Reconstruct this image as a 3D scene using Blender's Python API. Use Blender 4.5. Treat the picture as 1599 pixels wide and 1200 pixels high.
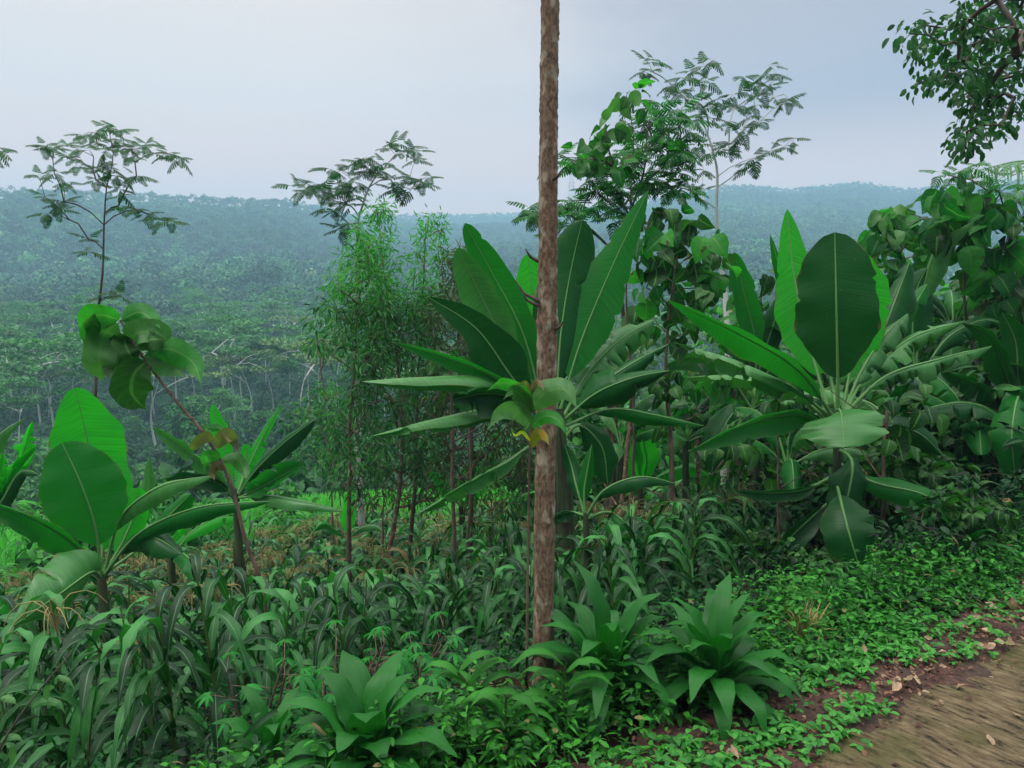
import bpy, math, random
import numpy as np
R = math.radians
rng = np.random.default_rng(11)
random.seed(11)
for o in list(bpy.data.objects):
    bpy.data.objects.remove(o)
scene = bpy.context.scene
C = scene.collection

# ------------------------------------------------------------------ camera
PITCH = R(7.08)
CAM = np.array([0.0, 0.0, 1.6])
FPX = 1208.0
cd = bpy.data.cameras.new('camera')
cam = bpy.data.objects.new('camera', cd)
C.objects.link(cam)
cam.location = CAM
cam.rotation_euler = (R(90) - PITCH, 0, 0)
cd.sensor_width = 36
cd.lens = FPX / 1599 * 36
cd.clip_start = 0.05
cd.clip_end = 6000
scene.camera = cam

# ------------------------------------------------------------------ world, sun, exposure
SUN_EL, SUN_ROT = R(52), R(-115)
SKY_S = 0.12
w = bpy.data.worlds.new('World')
scene.world = w
w.use_nodes = True
nt = w.node_tree
nt.nodes.clear()
def N(nt, t, **kw):
    n = nt.nodes.new(t)
    for k, v in kw.items():
        setattr(n, k, v)
    return n
def L(nt, a, b):
    nt.links.new(a, b)
out = N(nt, 'ShaderNodeOutputWorld')
bg = N(nt, 'ShaderNodeBackground')
bg.inputs['Strength'].default_value = SKY_S
sky = N(nt, 'ShaderNodeTexSky', sky_type='NISHITA')
sky.sun_disc = False
sky.sun_elevation = SUN_EL
sky.sun_rotation = SUN_ROT
tc = N(nt, 'ShaderNodeTexCoord')
sep = N(nt, 'ShaderNodeSeparateXYZ')
L(nt, tc.outputs['Generated'], sep.inputs[0])
def ramp(nt, src, stops, interp='EASE'):
    r = N(nt, 'ShaderNodeValToRGB')
    r.color_ramp.interpolation = interp
    e = r.color_ramp.elements
    while len(e) < len(stops):
        e.new(0.5)
    for el, (p, c) in zip(e, stops):
        el.position = p
        el.color = (c[0], c[1], c[2], 1) if hasattr(c, '__len__') else (c, c, c, 1)
    L(nt, src, r.inputs[0])
    return r
def mixc(nt, fac, a, b, mode='MIX'):
    m = N(nt, 'ShaderNodeMix', data_type='RGBA', blend_type=mode)
    for s, v in ((m.inputs[0], fac), (m.inputs[6], a), (m.inputs[7], b)):
        if hasattr(v, 'links'):
            L(nt, v, s)
        elif hasattr(v, '__len__'):
            s.default_value = (v[0], v[1], v[2], 1)
        else:
            s.default_value = v
    return m.outputs[2]
def math_(nt, op, a, b=0.0):
    m = N(nt, 'ShaderNodeMath', operation=op)
    for s, v in ((m.inputs[0], a), (m.inputs[1], b)):
        if hasattr(v, 'links'):
            L(nt, v, s)
        else:
            s.default_value = v
    return m.outputs[0]
# cloud cover: paler towards the west (left), blue-grey and denser to the east
mp = N(nt, 'ShaderNodeMapping')
mp.inputs['Scale'].default_value = (1.1, 1.1, 3.2)
mp.inputs['Rotation'].default_value = (0.1, 0.35, 0)
L(nt, tc.outputs['Generated'], mp.inputs[0])
nz = N(nt, 'ShaderNodeTexNoise')
nz.inputs['Scale'].default_value = 1.5
nz.inputs['Detail'].default_value = 5.0
nz.inputs['Roughness'].default_value = 0.5
L(nt, mp.outputs[0], nz.inputs['Vector'])
side = math_(nt, 'ADD', math_(nt, 'MULTIPLY', sep.outputs[0], 1.05), math_(nt, 'MULTIPLY', nz.outputs[0], 0.75))
cl = ramp(nt, side, [(0.08, (1.05, 0.92, 0.85)), (0.42, (0.95, 0.83, 0.78)), (0.66, (0.58, 0.52, 0.57)), (0.95, (0.43, 0.41, 0.50))])
# warm-lilac brighter band near the horizon
el = ramp(nt, sep.outputs[2], [(0.10, 1.0), (0.24, 0.0)])
band = mixc(nt, math_(nt, 'MULTIPLY', el.outputs[0], 0.85), cl.outputs[0], (1.42, 0.84, 0.64))
# the overcast is brighter overhead
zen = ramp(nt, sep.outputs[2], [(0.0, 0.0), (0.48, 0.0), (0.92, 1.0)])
# added dimming of the unseen sky behind the camera, cutting frontal fill
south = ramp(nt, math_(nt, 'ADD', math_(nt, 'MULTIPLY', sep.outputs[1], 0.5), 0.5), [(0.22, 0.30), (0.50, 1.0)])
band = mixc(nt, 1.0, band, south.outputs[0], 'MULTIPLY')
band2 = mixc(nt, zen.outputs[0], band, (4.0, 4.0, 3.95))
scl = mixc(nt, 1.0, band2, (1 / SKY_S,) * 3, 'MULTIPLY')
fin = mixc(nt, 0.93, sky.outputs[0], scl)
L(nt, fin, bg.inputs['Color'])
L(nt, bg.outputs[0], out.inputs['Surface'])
sd = bpy.data.lights.new('sun', 'SUN')
sd.energy = 1.5
sd.angle = R(11)
sd.color = (1.0, 0.96, 0.88)
sun = bpy.data.objects.new('sun', sd)
C.objects.link(sun)
sun.rotation_euler = (R(90) - SUN_EL, 0, R(-115 + 180) * -1)
scene.view_settings.view_transform = 'Standard'
scene.view_settings.look = 'None'
scene.view_settings.exposure = 0.0
scene.view_settings.gamma = 1.0
scene.render.engine = 'CYCLES'
scene.cycles.volume_bounces = 1
scene.cycles.max_bounces = 7
scene.cycles.transmission_bounces = 5
scene.cycles.diffuse_bounces = 3

# ------------------------------------------------------------------ geometry helpers
def at(px, py, Y):
    dx, dy = (px - 799.5) / FPX, -(py - 600) / FPX
    d = np.array([dx, math.cos(PITCH) + dy * math.sin(PITCH), -math.sin(PITCH) + dy * math.cos(PITCH)])
    return CAM + d * (Y / d[1])
def unit(v):
    return v / np.maximum(np.linalg.norm(v, axis=-1, keepdims=True), 1e-9)
def smooth(a, b, x):
    t = np.clip((x - a) / (b - a), 0, 1)
    return t * t * (3 - 2 * t)
def curve(P, n):
    P = np.asarray(P, float)
    if len(P) == 2:
        t = np.linspace(0, 1, n)[:, None]
        return P[0] * (1 - t) + P[1] * t
    s = np.concatenate([[0], np.cumsum(np.linalg.norm(np.diff(P, axis=0), axis=1))])
    m = np.gradient(P, s, axis=0)
    t = np.linspace(0, s[-1], n)
    i = np.clip(np.searchsorted(s, t, side='right') - 1, 0, len(P) - 2)
    h = (s[i + 1] - s[i])[:, None]
    u = ((t - s[i])[:, None]) / h
    return ((2*u**3-3*u**2+1)*P[i] + (u**3-2*u**2+u)*h*m[i] + (-2*u**3+3*u**2)*P[i+1] + (u**3-u**2)*h*m[i+1])
def tube(P, r, k=6, cap=True):
    P = np.asarray(P, float)
    n = len(P)
    r = np.broadcast_to(np.asarray(r, float), (n,))
    t = unit(np.gradient(P, axis=0))
    ref = np.array([1.0, 0, 0]) if abs(t[:, 0]).mean() < 0.8 else np.array([0, 0, 1.0])
    a = unit(np.cross(t, ref))
    b = np.cross(t, a)
    ang = np.arange(k) / k * 2 * math.pi
    V = P[:, None] + r[:, None, None] * (np.cos(ang)[None, :, None] * a[:, None] + np.sin(ang)[None, :, None] * b[:, None])
    V = V.reshape(-1, 3)
    i = np.arange(n - 1)[:, None] * k
    j = np.arange(k)[None]
    F = np.stack([i + j, i + (j + 1) % k, i + k + (j + 1) % k, i + k + j], -1).reshape(-1, 4)
    return V, F
class Soup:
    def __init__(s):
        s.V, s.F, s.U, s.Cc, s.n = [], [], [], [], 0
    def add(s, V, F, uv=None, col=None):
        V = np.asarray(V, float).reshape(-1, 3)
        s.V.append(V)
        s.F.append(np.asarray(F) + s.n)
        s.U.append(np.zeros((len(V), 2)) if uv is None else uv)
        s.Cc.append(np.ones((len(V), 3)) if col is None else np.broadcast_to(col, (len(V), 3)))
        s.n += len(V)
    def tube(s, P, r, k=6):
        s.add(*tube(P, r, k))
    def mesh(s, name, mat, origin=(0, 0, 0), col=False, smooth_=True):
        V = np.concatenate(s.V) - np.asarray(origin)
        F = np.concatenate(s.F)
        me = bpy.data.meshes.new(name)
        me.vertices.add(len(V)); me.loops.add(F.size); me.polygons.add(len(F))
        me.vertices.foreach_set('co', V.astype(np.float32).ravel())
        me.polygons.foreach_set('loop_start', np.arange(0, F.size, 4, dtype=np.int32))
        me.loops.foreach_set('vertex_index', F.astype(np.int32).ravel())
        if smooth_:
            me.polygons.foreach_set('use_smooth', np.ones(len(F), bool))
        U = np.concatenate(s.U)
        uvl = me.uv_layers.new(name='UVMap')
        uvl.data.foreach_set('uv', U[F.ravel()].astype(np.float32).ravel())
        if col:
            ca = me.color_attributes.new('Col', 'FLOAT_COLOR', 'POINT')
            cc = np.concatenate(s.Cc)
            ca.data.foreach_set('color', np.concatenate([cc, np.ones((len(cc), 1))], 1).astype(np.float32).ravel())
        me.update(calc_edges=True)
        me.materials.append(mat)
        return me
    def build(s, name, mat, parent=None, col=False, smooth_=True, origin=None):
        if origin is None:
            o_ = world_loc(parent) if parent is not None else (0, 0, 0)
        else:
            o_ = origin
        me = s.mesh(name, mat, o_, col, smooth_)
        o = bpy.data.objects.new(name, me)
        C.objects.link(o)
        if parent is not None:
            o.parent = parent
        elif origin is not None:
            o.location = origin
        return o
def world_loc(o):
    v = np.zeros(3)
    while o is not None:
        v += np.array(o.location)
        o = o.parent
    return v
def thing(name, label, cat, loc, group=None):
    o = bpy.data.objects.new(name, None)
    C.objects.link(o)
    o.location = tuple(loc)
    o.empty_display_size = 0.2
    o['label'] = label; o['category'] = cat
    if group: o['group'] = group
    return o
def tag(o, label=None, cat=None, group=None, kind=None):
    for k, v in (('label', label), ('category', cat), ('group', group), ('kind', kind)):
        if v: o[k] = v
    return o
def copy_tree(root, loc, rz, sc, label=None):
    r = root.copy(); C.objects.link(r)
    r.location = tuple(loc); r.rotation_euler = (0, 0, rz); r.scale = (sc, sc, sc)
    if label: r['label'] = label
    for ch in root.children:
        c = ch.copy(); C.objects.link(c); c.parent = r
        for g in ch.children:
            d = g.copy(); C.objects.link(d); d.parent = c
    return r
def frames(d, up):
    d = unit(d)
    s = np.cross(d, up)
    bad = np.linalg.norm(s, axis=1) < 1e-3
    s[bad] = np.cross(d[bad], [1.0, 0, 0.1])
    s = unit(s)
    n = np.cross(s, d)
    return np.stack([s, d, n], 1)
def scatter(soup, T, loc, d, up, sc, col=None):
    TV, TF = T[0], T[1]
    M = frames(d, up)
    sc = np.asarray(sc, float)
    if sc.ndim == 1: sc = np.stack([sc, sc, sc], 1)
    V = np.einsum('nij,mi,ni->nmj', M, TV, sc) + loc[:, None]
    n, m = len(loc), len(TV)
    F = (TF[None] + (np.arange(n) * m)[:, None, None]).reshape(-1, 4)
    uv = np.tile(T[2], (n, 1)) if len(T) > 2 else None
    cc = None if col is None else np.repeat(col, m, axis=0)
    soup.add(V.reshape(-1, 3), F, uv, cc)
def rand_unit(n):
    return unit(rng.normal(size=(n, 3)))

# leaf templates: x across, y along, z up
def tmpl_blade(rows, widths, droop=0.3, fold=0.25, wave=0.0, cols=2):
    V, U = [], []
    xs = np.linspace(-1, 1, cols + 1)
    n = len(rows)
    for i, (u, wd) in enumerate(zip(rows, widths)):
        q = droop * 1.6
        y = math.sin(u * q) / q
        z = -(1 - math.cos(u * q)) / q
        for x in xs:
            V.append((x * wd, y, z + fold * wd * abs(x) + wave * math.sin(i * 2.1 + x) * wd))
            U.append((u, x * 0.5 + 0.5))
    c = cols + 1
    F = [(i*c+j, i*c+j+1, (i+1)*c+j+1, (i+1)*c+j) for i in range(n-1) for j in range(cols)]
    return np.array(V), np.array(F), np.array(U)
T_LANCE = tmpl_blade([0, .3, .65, 1], [.01, .085, .07, .004], 0.5, 0.2)
T_OVAL = tmpl_blade([0, .2, .55, .85, 1], [.02, .22, .27, .16, .01], 0.5, 0.25)
T_BROAD = tmpl_blade([0, .12, .14, .22, .34, .5, .66, .8, .92, 1], [.012, .012, .10, .22, .31, .33, .27, .17, .06, .004], 0.9, 0.28, 0.10, 4)
T_ROUND = tmpl_blade([0, .25, .27, .4, .6, .8, 1], [.01, .01, .25, .38, .40, .28, .02], 0.8, 0.15, 0.08, 4)
T_STRAP = tmpl_blade([0, .15, .35, .55, .75, .9, 1], [.05, .055, .06, .058, .045, .025, .003], 1.3, 0.45, 0.15)
T_GRASS = tmpl_blade([0, .35, .7, 1], [.025, .022, .015, .002], 0.7, 0.2)
def join_t(parts):
    V, F, U, n = [], [], [], 0
    for v, f, u in parts:
        V.append(v); F.append(f + n); U.append(u); n += len(v)
    return np.concatenate(V), np.concatenate(F), np.concatenate(U)
def place_t(T, pos, ang, s, tilt=0.0, sx=1.0):
    V = T[0] * np.array([s * sx, s, s])
    c, sn = math.cos(tilt), math.sin(tilt)
    V = np.stack([V[:, 0], V[:, 1]*c - V[:, 2]*sn, V[:, 1]*sn + V[:, 2]*c], 1)
    c, sn = math.cos(ang), math.sin(ang)
    V = np.stack([V[:, 0]*c - V[:, 1]*sn, V[:, 0]*sn + V[:, 1]*c, V[:, 2]], 1)
    return V + np.array(pos), T[1], T[2]
# bipinnate feather leaf
def feather(npair, w):
    parts = []
    T = tmpl_blade([0, .12, .5, .9, 1], [.01, w, w * 1.15, w * .8, .01], .35, .1)
    for i in range(npair):
        u = 0.22 + 0.74 * i / (npair - 1)
        ln = (0.50 - 0.22 * u) * (1.0 + 0.15 * math.sin(i * 3.3))
        z = -0.25 * u * u
        for sgn in (-1, 1):
            parts.append(place_t(T, (0, u * 0.95, z), -sgn * (1.15 - 0.55 * u), ln, -0.12 - 0.25 * u))
    parts.append(place_t(T, (0, .93, -.22), 0, .28, -.4))
    V, F = tube([(0, 0, 0), (0, .5, -.06), (0, .95, -.25)], [.012, .009, .005], 3)
    parts.append((V, F, np.zeros((len(V), 2))))
    return join_t(parts)
T_FEATHER = feather(6, .11)
T_PALMATE = join_t([place_t(tmpl_blade([0, .35, .7, 1], [.02, .13, .12, .01], .5, .2), (0, 0, 0), a, 1 - .22 * abs(a), -.15) for a in (-2.2, -1.45, -.72, 0, .72, 1.45, 2.2)])

# ------------------------------------------------------------------ materials
def base_mat(name):
    m = bpy.data.materials.new(name)
    m.use_nodes = True
    t = m.node_tree
    t.nodes.clear()
    o = N(t, 'ShaderNodeOutputMaterial')
    return m, t, o
def leafmat(name, c1, c2, tcol=None, trans=0.3, rough=0.42, scale=2.5, vein=0, attr=False, edge=None, spec=0.20, rib=None, margin=False, dry=0.0):
    m, t, o = base_mat(name)
    tcn = N(t, 'ShaderNodeTexCoord')
    nz = N(t, 'ShaderNodeTexNoise')
    nz.inputs['Scale'].default_value = scale
    nz.inputs['Detail'].default_value = 3
    L(t, tcn.outputs['Object'], nz.inputs['Vector'])
    geo = N(t, 'ShaderNodeNewGeometry')
    oi = N(t, 'ShaderNodeObjectInfo')
    f = math_(t, 'ADD', math_(t, 'MULTIPLY', nz.outputs[0], 0.7), math_(t, 'SUBTRACT', math_(t, 'MULTIPLY', geo.outputs['Random Per Island'], 1.0), 0.35))
    f = math_(t, 'ADD', f, math_(t, 'SUBTRACT', math_(t, 'MULTIPLY', oi.outputs['Random'], 0.3), 0.15))
    cr = ramp(t, f, [(0.15, c1), (0.85, c2)], 'LINEAR')
    col = cr.outputs[0]
    if attr:
        va = N(t, 'ShaderNodeVertexColor', layer_name='Col')
        col = mixc(t, 1.0, col, va.outputs[0], 'MULTIPLY')
    bump = None
    if vein:
        uv = N(t, 'ShaderNodeMapping')
        uv.inputs['Scale'].default_value = (vein, 1.3 if vein > 1.5 else 26.0, 1)
        L(t, tcn.outputs['UV'], uv.inputs[0])
        vn = N(t, 'ShaderNodeTexNoise')
        vn.inputs['Scale'].default_value = 1.0
        vn.inputs['Detail'].default_value = 2.0
        L(t, uv.outputs[0], vn.inputs['Vector'])
        col = mixc(t, 1.0, col, ramp(t, vn.outputs[0], [(0.3, 0.80), (0.7, 1.14)], 'LINEAR').outputs[0], 'MULTIPLY')
        b = N(t, 'ShaderNodeBump')
        b.inputs['Strength'].default_value = 0.25
        b.inputs['Distance'].default_value = 0.006
        L(t, vn.outputs[0], b.inputs['Height'])
        bump = b.outputs[0]
    if edge is not None:
        n2 = N(t, 'ShaderNodeTexNoise')
        n2.inputs['Scale'].default_value = scale * 3
        L(t, tcn.outputs['Object'], n2.inputs['Vector'])
        col = mixc(t, ramp(t, n2.outputs[0], [(0.62, 0.0), (0.72, 1.0)]).outputs[0], col, edge)
    if dry:
        dm = math_(t, 'GREATER_THAN', geo.outputs['Random Per Island'], 1.0 - dry)
        col = mixc(t, math_(t, 'MULTIPLY', dm, 0.85), col, (0.20, 0.14, 0.065))
    if margin:
        su2 = N(t, 'ShaderNodeSeparateXYZ')
        L(t, tcn.outputs['UV'], su2.inputs[0])
        dv2 = math_(t, 'ABSOLUTE', math_(t, 'SUBTRACT', su2.outputs[1], 0.5))
        mn = N(t, 'ShaderNodeTexNoise'); mn.inputs['Scale'].default_value = 9; mn.inputs['Detail'].default_value = 4
        L(t, tcn.outputs['Object'], mn.inputs['Vector'])
        ee = math_(t, 'ADD', dv2, math_(t, 'MULTIPLY', mn.outputs[0], 0.16))
        col = mixc(t, ramp(t, ee, [(0.565, 0.0), (0.60, 0.85)], 'LINEAR').outputs[0], col, (0.14, 0.11, 0.035))
        sp_n = N(t, 'ShaderNodeTexNoise'); sp_n.inputs['Scale'].default_value = 38; sp_n.inputs['Detail'].default_value = 2
        L(t, tcn.outputs['Object'], sp_n.inputs['Vector'])
        col = mixc(t, ramp(t, sp_n.outputs[0], [(0.70, 0.0), (0.76, 0.6)], 'LINEAR').outputs[0], col, (0.10, 0.10, 0.03))
    if rib is not None:
        su = N(t, 'ShaderNodeSeparateXYZ')
        L(t, tcn.outputs['UV'], su.inputs[0])
        dv = math_(t, 'ABSOLUTE', math_(t, 'SUBTRACT', su.outputs[1], 0.5))
        sl = math_(t, 'ABSOLUTE', math_(t, 'SINE', math_(t, 'MULTIPLY', math_(t, 'SUBTRACT', su.outputs[0], math_(t, 'MULTIPLY', dv, 0.35)), rib[1])))
        lat = ramp(t, sl, [(0.0, 0.45), (0.16, 0.0)], 'LINEAR').outputs[0] if rib[1] else 0.0
        mid = ramp(t, dv, [(0.02, 0.85), (0.06, 0.0)], 'LINEAR').outputs[0]
        fac = math_(t, 'MAXIMUM', mid, lat)
        col = mixc(t, fac, col, rib[0])
    p = N(t, 'ShaderNodeBsdfPrincipled')
    L(t, col, p.inputs['Base Color'])
    p.inputs['Roughness'].default_value = rough
    p.inputs['Specular IOR Level'].default_value = spec
    if bump: L(t, bump, p.inputs['Normal'])
    if trans > 0:
        tr = N(t, 'ShaderNodeBsdfTranslucent')
        tm = mixc(t, 1.0, col, tcol or (1.3, 2.4, 0.8), 'MULTIPLY')
        L(t, tm, tr.inputs['Color'])
        mx = N(t, 'ShaderNodeMixShader')
        mx.inputs[0].default_value = trans
        L(t, p.outputs[0], mx.inputs[1]); L(t, tr.outputs[0], mx.inputs[2])
        L(t, mx.outputs[0], o.inputs['Surface'])
    else:
        L(t, p.outputs[0], o.inputs['Surface'])
    return m
def barkmat(name, c1, c2, c3=None, scale=30, stretch=0.25, bump=0.6, rough=0.9):
    m, t, o = base_mat(name)
    tcn = N(t, 'ShaderNodeTexCoord')
    mp = N(t, 'ShaderNodeMapping')
    mp.inputs['Scale'].default_value = (1, 1, stretch)
    L(t, tcn.outputs['Object'], mp.inputs[0])
    nz = N(t, 'ShaderNodeTexNoise'); nz.inputs['Scale'].default_value = scale; nz.inputs['Detail'].default_value = 6
    nz.inputs['Roughness'].default_value = 0.65
    L(t, mp.outputs[0], nz.inputs['Vector'])
    col = ramp(t, nz.outputs[0], [(0.35, c1), (0.65, c2)]).outputs[0]
    if c3 is not None:
        mp2 = N(t, 'ShaderNodeMapping'); mp2.inputs['Scale'].default_value = (1, 1, 0.6)
        L(t, tcn.outputs['Object'], mp2.inputs[0])
        n2 = N(t, 'ShaderNodeTexNoise'); n2.inputs['Scale'].default_value = scale * 0.30; n2.inputs['Detail'].default_value = 7
        L(t, mp2.outputs[0], n2.inputs['Vector'])
        col = mixc(t, ramp(t, n2.outputs[0], [(0.50, 0.0), (0.66, 0.75)]).outputs[0], col, c3)
    b = N(t, 'ShaderNodeBump'); b.inputs['Strength'].default_value = bump; b.inputs['Distance'].default_value = 0.01
    L(t, nz.outputs[0], b.inputs['Height'])
    p = N(t, 'ShaderNodeBsdfPrincipled')
    p.inputs['Roughness'].default_value = rough
    L(t, col, p.inputs['Base Color']); L(t, b.outputs[0], p.inputs['Normal'])
    L(t, p.outputs[0], o.inputs['Surface'])
    return m
M = {}
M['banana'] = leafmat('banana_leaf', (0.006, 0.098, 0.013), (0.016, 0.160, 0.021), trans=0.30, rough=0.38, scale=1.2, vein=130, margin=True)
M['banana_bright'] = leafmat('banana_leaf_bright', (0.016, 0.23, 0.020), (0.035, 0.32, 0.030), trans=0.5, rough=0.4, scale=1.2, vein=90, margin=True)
M['banana_dark'] = leafmat('banana_leaf_dark', (0.004, 0.045, 0.009), (0.011, 0.088, 0.016), trans=0.15, rough=0.36, scale=1.2, vein=90, margin=True)  # banana green with the shade on dim leaves put into the colour
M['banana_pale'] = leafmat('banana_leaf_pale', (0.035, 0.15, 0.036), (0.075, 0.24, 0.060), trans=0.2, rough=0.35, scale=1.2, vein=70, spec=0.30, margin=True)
M['midrib'] = leafmat('banana_midrib', (0.09, 0.22, 0.06), (0.13, 0.28, 0.09), trans=0, rough=0.4)
M['pseudostem'] = barkmat('pseudostem', (0.02, 0.03, 0.012), (0.06, 0.09, 0.03), (0.05, 0.03, 0.02), 14, 0.15, 0.3, 0.6)
M['feather'] = leafmat('feathery_leaf', (0.018, 0.055, 0.022), (0.035, 0.12, 0.035), trans=0.25, rough=0.5)
M['feather_green'] = leafmat('feathery_leaf_fresh', (0.014, 0.075, 0.022), (0.04, 0.18, 0.035), trans=0.3, rough=0.5)
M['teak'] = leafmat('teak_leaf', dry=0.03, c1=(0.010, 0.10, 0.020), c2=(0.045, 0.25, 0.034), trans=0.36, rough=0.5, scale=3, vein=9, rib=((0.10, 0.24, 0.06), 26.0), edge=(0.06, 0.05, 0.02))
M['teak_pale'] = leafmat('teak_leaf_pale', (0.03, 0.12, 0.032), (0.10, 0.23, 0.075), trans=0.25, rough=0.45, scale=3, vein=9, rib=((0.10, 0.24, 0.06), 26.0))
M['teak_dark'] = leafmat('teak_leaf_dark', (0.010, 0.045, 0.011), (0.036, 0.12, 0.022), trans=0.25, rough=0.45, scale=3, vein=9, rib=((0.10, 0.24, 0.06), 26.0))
M['lance'] = leafmat('lance_leaf', (0.010, 0.055, 0.018), (0.050, 0.19, 0.036), trans=0.25, rough=0.45, scale=0.9)
M['lance_tip'] = leafmat('lance_leaf_young', (0.03, 0.16, 0.03), (0.08, 0.30, 0.05), trans=0.35, rough=0.45, scale=0.9)
M['lance_brown'] = leafmat('lance_leaf_brown', (0.06, 0.055, 0.022), (0.035, 0.09, 0.025), trans=0.25, rough=0.5, scale=0.9)
M['corn'] = leafmat('corn_leaf', (0.003, 0.032, 0.006), (0.042, 0.205, 0.042), trans=0.16, rough=0.42, scale=3, spec=0.26, vein=1.0, rib=((0.10, 0.22, 0.09), 0), dry=0.06)
M['tassel'] = leafmat('corn_tassel', (0.16, 0.15, 0.05), (0.32, 0.25, 0.11), trans=0.2, rough=0.7)
M['stalk'] = leafmat('corn_stalk', (0.04, 0.09, 0.02), (0.08, 0.12, 0.03), trans=0, rough=0.5)
M['strap'] = leafmat('strap_leaf', (0.004, 0.050, 0.007), (0.022, 0.155, 0.020), trans=0.18, rough=0.40, scale=2, vein=1.2)
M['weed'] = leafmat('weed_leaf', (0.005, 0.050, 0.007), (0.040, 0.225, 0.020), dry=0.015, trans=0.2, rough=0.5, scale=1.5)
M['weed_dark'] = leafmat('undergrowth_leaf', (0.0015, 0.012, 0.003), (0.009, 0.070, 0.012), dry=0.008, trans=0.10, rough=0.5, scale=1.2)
M['grass'] = leafmat('paddy_grass', (0.05, 0.24, 0.03), (0.09, 0.36, 0.05), trans=0.35, rough=0.5, scale=0.3)
M['cassava'] = leafmat('cassava_leaf', (0.012, 0.13, 0.022), (0.03, 0.24, 0.035), trans=0.35, rough=0.5)
M['yellow'] = leafmat('yellow_leaf', (0.30, 0.30, 0.02), (0.45, 0.42, 0.05), trans=0.35, rough=0.5)
M['red_leaf'] = leafmat('young_red_leaf', (0.10, 0.05, 0.03), (0.14, 0.13, 0.05), trans=0.3, rough=0.5)
M['orange_leaf'] = leafmat('turning_leaf', (0.10, 0.20, 0.02), (0.35, 0.12, 0.02), trans=0.3, rough=0.5, scale=12)
M['dead'] = leafmat('dead_leaf', (0.10, 0.055, 0.03), (0.44, 0.31, 0.20), trans=0.1, rough=0.8, scale=5)
M['dead_dark'] = leafmat('rotting_leaf', (0.05, 0.02, 0.015), (0.16, 0.08, 0.05), trans=0, rough=0.9, scale=5)
M['palm'] = leafmat('palm_leaf', (0.03, 0.10, 0.03), (0.08, 0.20, 0.07), trans=0.25, rough=0.45)
M['forest'] = leafmat('forest_leaf', (0.020, 0.095, 0.038), (0.060, 0.18, 0.065), trans=0.0, rough=0.75, scale=0.02, attr=True, spec=0.2)
M['forest_low'] = leafmat('scrub_leaf', (0.010, 0.045, 0.018), (0.03, 0.11, 0.03), trans=0.1, rough=0.7, scale=0.05, spec=0.2)
M['valley'] = leafmat('valley_leaf', (0.030, 0.12, 0.035), (0.085, 0.24, 0.070), trans=0.2, rough=0.65, scale=0.2, spec=0.3)
M['valley_b'] = leafmat('valley_leaf_olive', (0.07, 0.14, 0.04), (0.15, 0.25, 0.075), trans=0.15, rough=0.65, scale=0.2, spec=0.3)
M['blossom'] = leafmat('blossom', (0.24, 0.22, 0.08), (0.42, 0.38, 0.18), trans=0.1, rough=0.7, scale=0.2)
M['bark_main'] = barkmat('bark_brown', (0.070, 0.038, 0.022), (0.20, 0.125, 0.078), (0.36, 0.30, 0.22), 85, 0.5, 0.5)
M['bark_pale'] = barkmat('bark_pale', (0.20, 0.19, 0.18), (0.38, 0.36, 0.34), None, 10, 0.3, 0.3)
M['bark_white'] = barkmat('bark_whitish', (0.42, 0.42, 0.40), (0.62, 0.62, 0.58), None, 3, 0.3, 0.1)
M['bark_twig'] = barkmat('bark_twig', (0.045, 0.03, 0.022), (0.11, 0.075, 0.055), (0.14, 0.12, 0.09), 25, 0.3, 0.5)
M['bark_red'] = barkmat('bark_reddish', (0.06, 0.036, 0.026), (0.15, 0.10, 0.07), None, 25, 0.3, 0.5)

# ------------------------------------------------------------------ terrain
P0 = np.array([0.64, 2.6]); TD = np.array([0.829, 0.559]); ND = np.array([-0.559, 0.829])
_s = [-99, 0, 0.5, 1.1, 2, 4.8, 8.2, 12, 20, 60]
_z = [0, 0, -0.06, -0.26, -0.72, -2.15, -3.3, -4.0, -4.6, -5.2]
RX = [-800, 0, 100, 450, 560, 700, 820, 950, 1080, 1150, 1230, 1330, 1400, 1500, 1700, 2600]
RY = [342, 334, 331, 331, 344, 344, 339, 329, 313, 306, 315, 309, 320, 316, 320, 320]
RD = [600, 640, 650, 700, 980, 1150, 1200, 1050, 950, 950, 1000, 1050, 1050, 1000, 1000, 1000]
def wav(x, y, k, seed):
    r = np.random.default_rng(seed)
    v = 0
    for i in range(6):
        a = r.uniform(0, 2 * math.pi); f = k * r.uniform(0.6, 1.7); ph = r.uniform(0, 6.28)
        v = v + np.sin((x * math.cos(a) + y * math.sin(a)) * f + ph)
    return v / 3.0
def G(x, y):
    x = np.asarray(x, float); y = np.asarray(y, float)
    s = (x - P0[0]) * ND[0] + (y - P0[1]) * ND[1]
    g = np.interp(s, _s, _z)
    k = smooth(0.4, 1.5, s)
    g = g + k * 0.05 * wav(x, y, 2.4, 3)
    r = np.hypot(x, y)
    azx = 799.5 + FPX * np.tan(np.clip(np.arctan2(x, np.maximum(y, 1e-3)), -1.2, 1.2))
    azx = np.where(y <= 0, np.where(x < 0, -800, 2600), azx)
    ry = np.interp(azx, RX, RY); rd = np.interp(azx, RX, RD)
    zr = 1.6 + rd * (450 - ry) / FPX / 1.0
    z = np.interp(r, [22, 30, 50, 90, 150, 250], [-4.7, -6.5, -12, -16, -14.5, -8.5])
    t = np.clip((r - 250) / np.maximum(rd - 250, 1), 0, 1)
    rise = (t * 0.75 + 0.25 * t * t)
    z = z + (zr + 8.5) * rise
    z = z + 9 * np.sin(np.pi * t) * wav(x, y, 0.012, 5) + 1.0 * smooth(40, 120, r) * wav(x, y, 0.05, 8)
    z = z + np.where(r > rd, -(r - rd) * 0.12, 0)
    kk = smooth(17, 27, r)
    return g * (1 - kk) + z * kk
def P3(x, y, dz=0.0):
    return np.array([x, y, float(G(x, y)) + dz])

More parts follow.
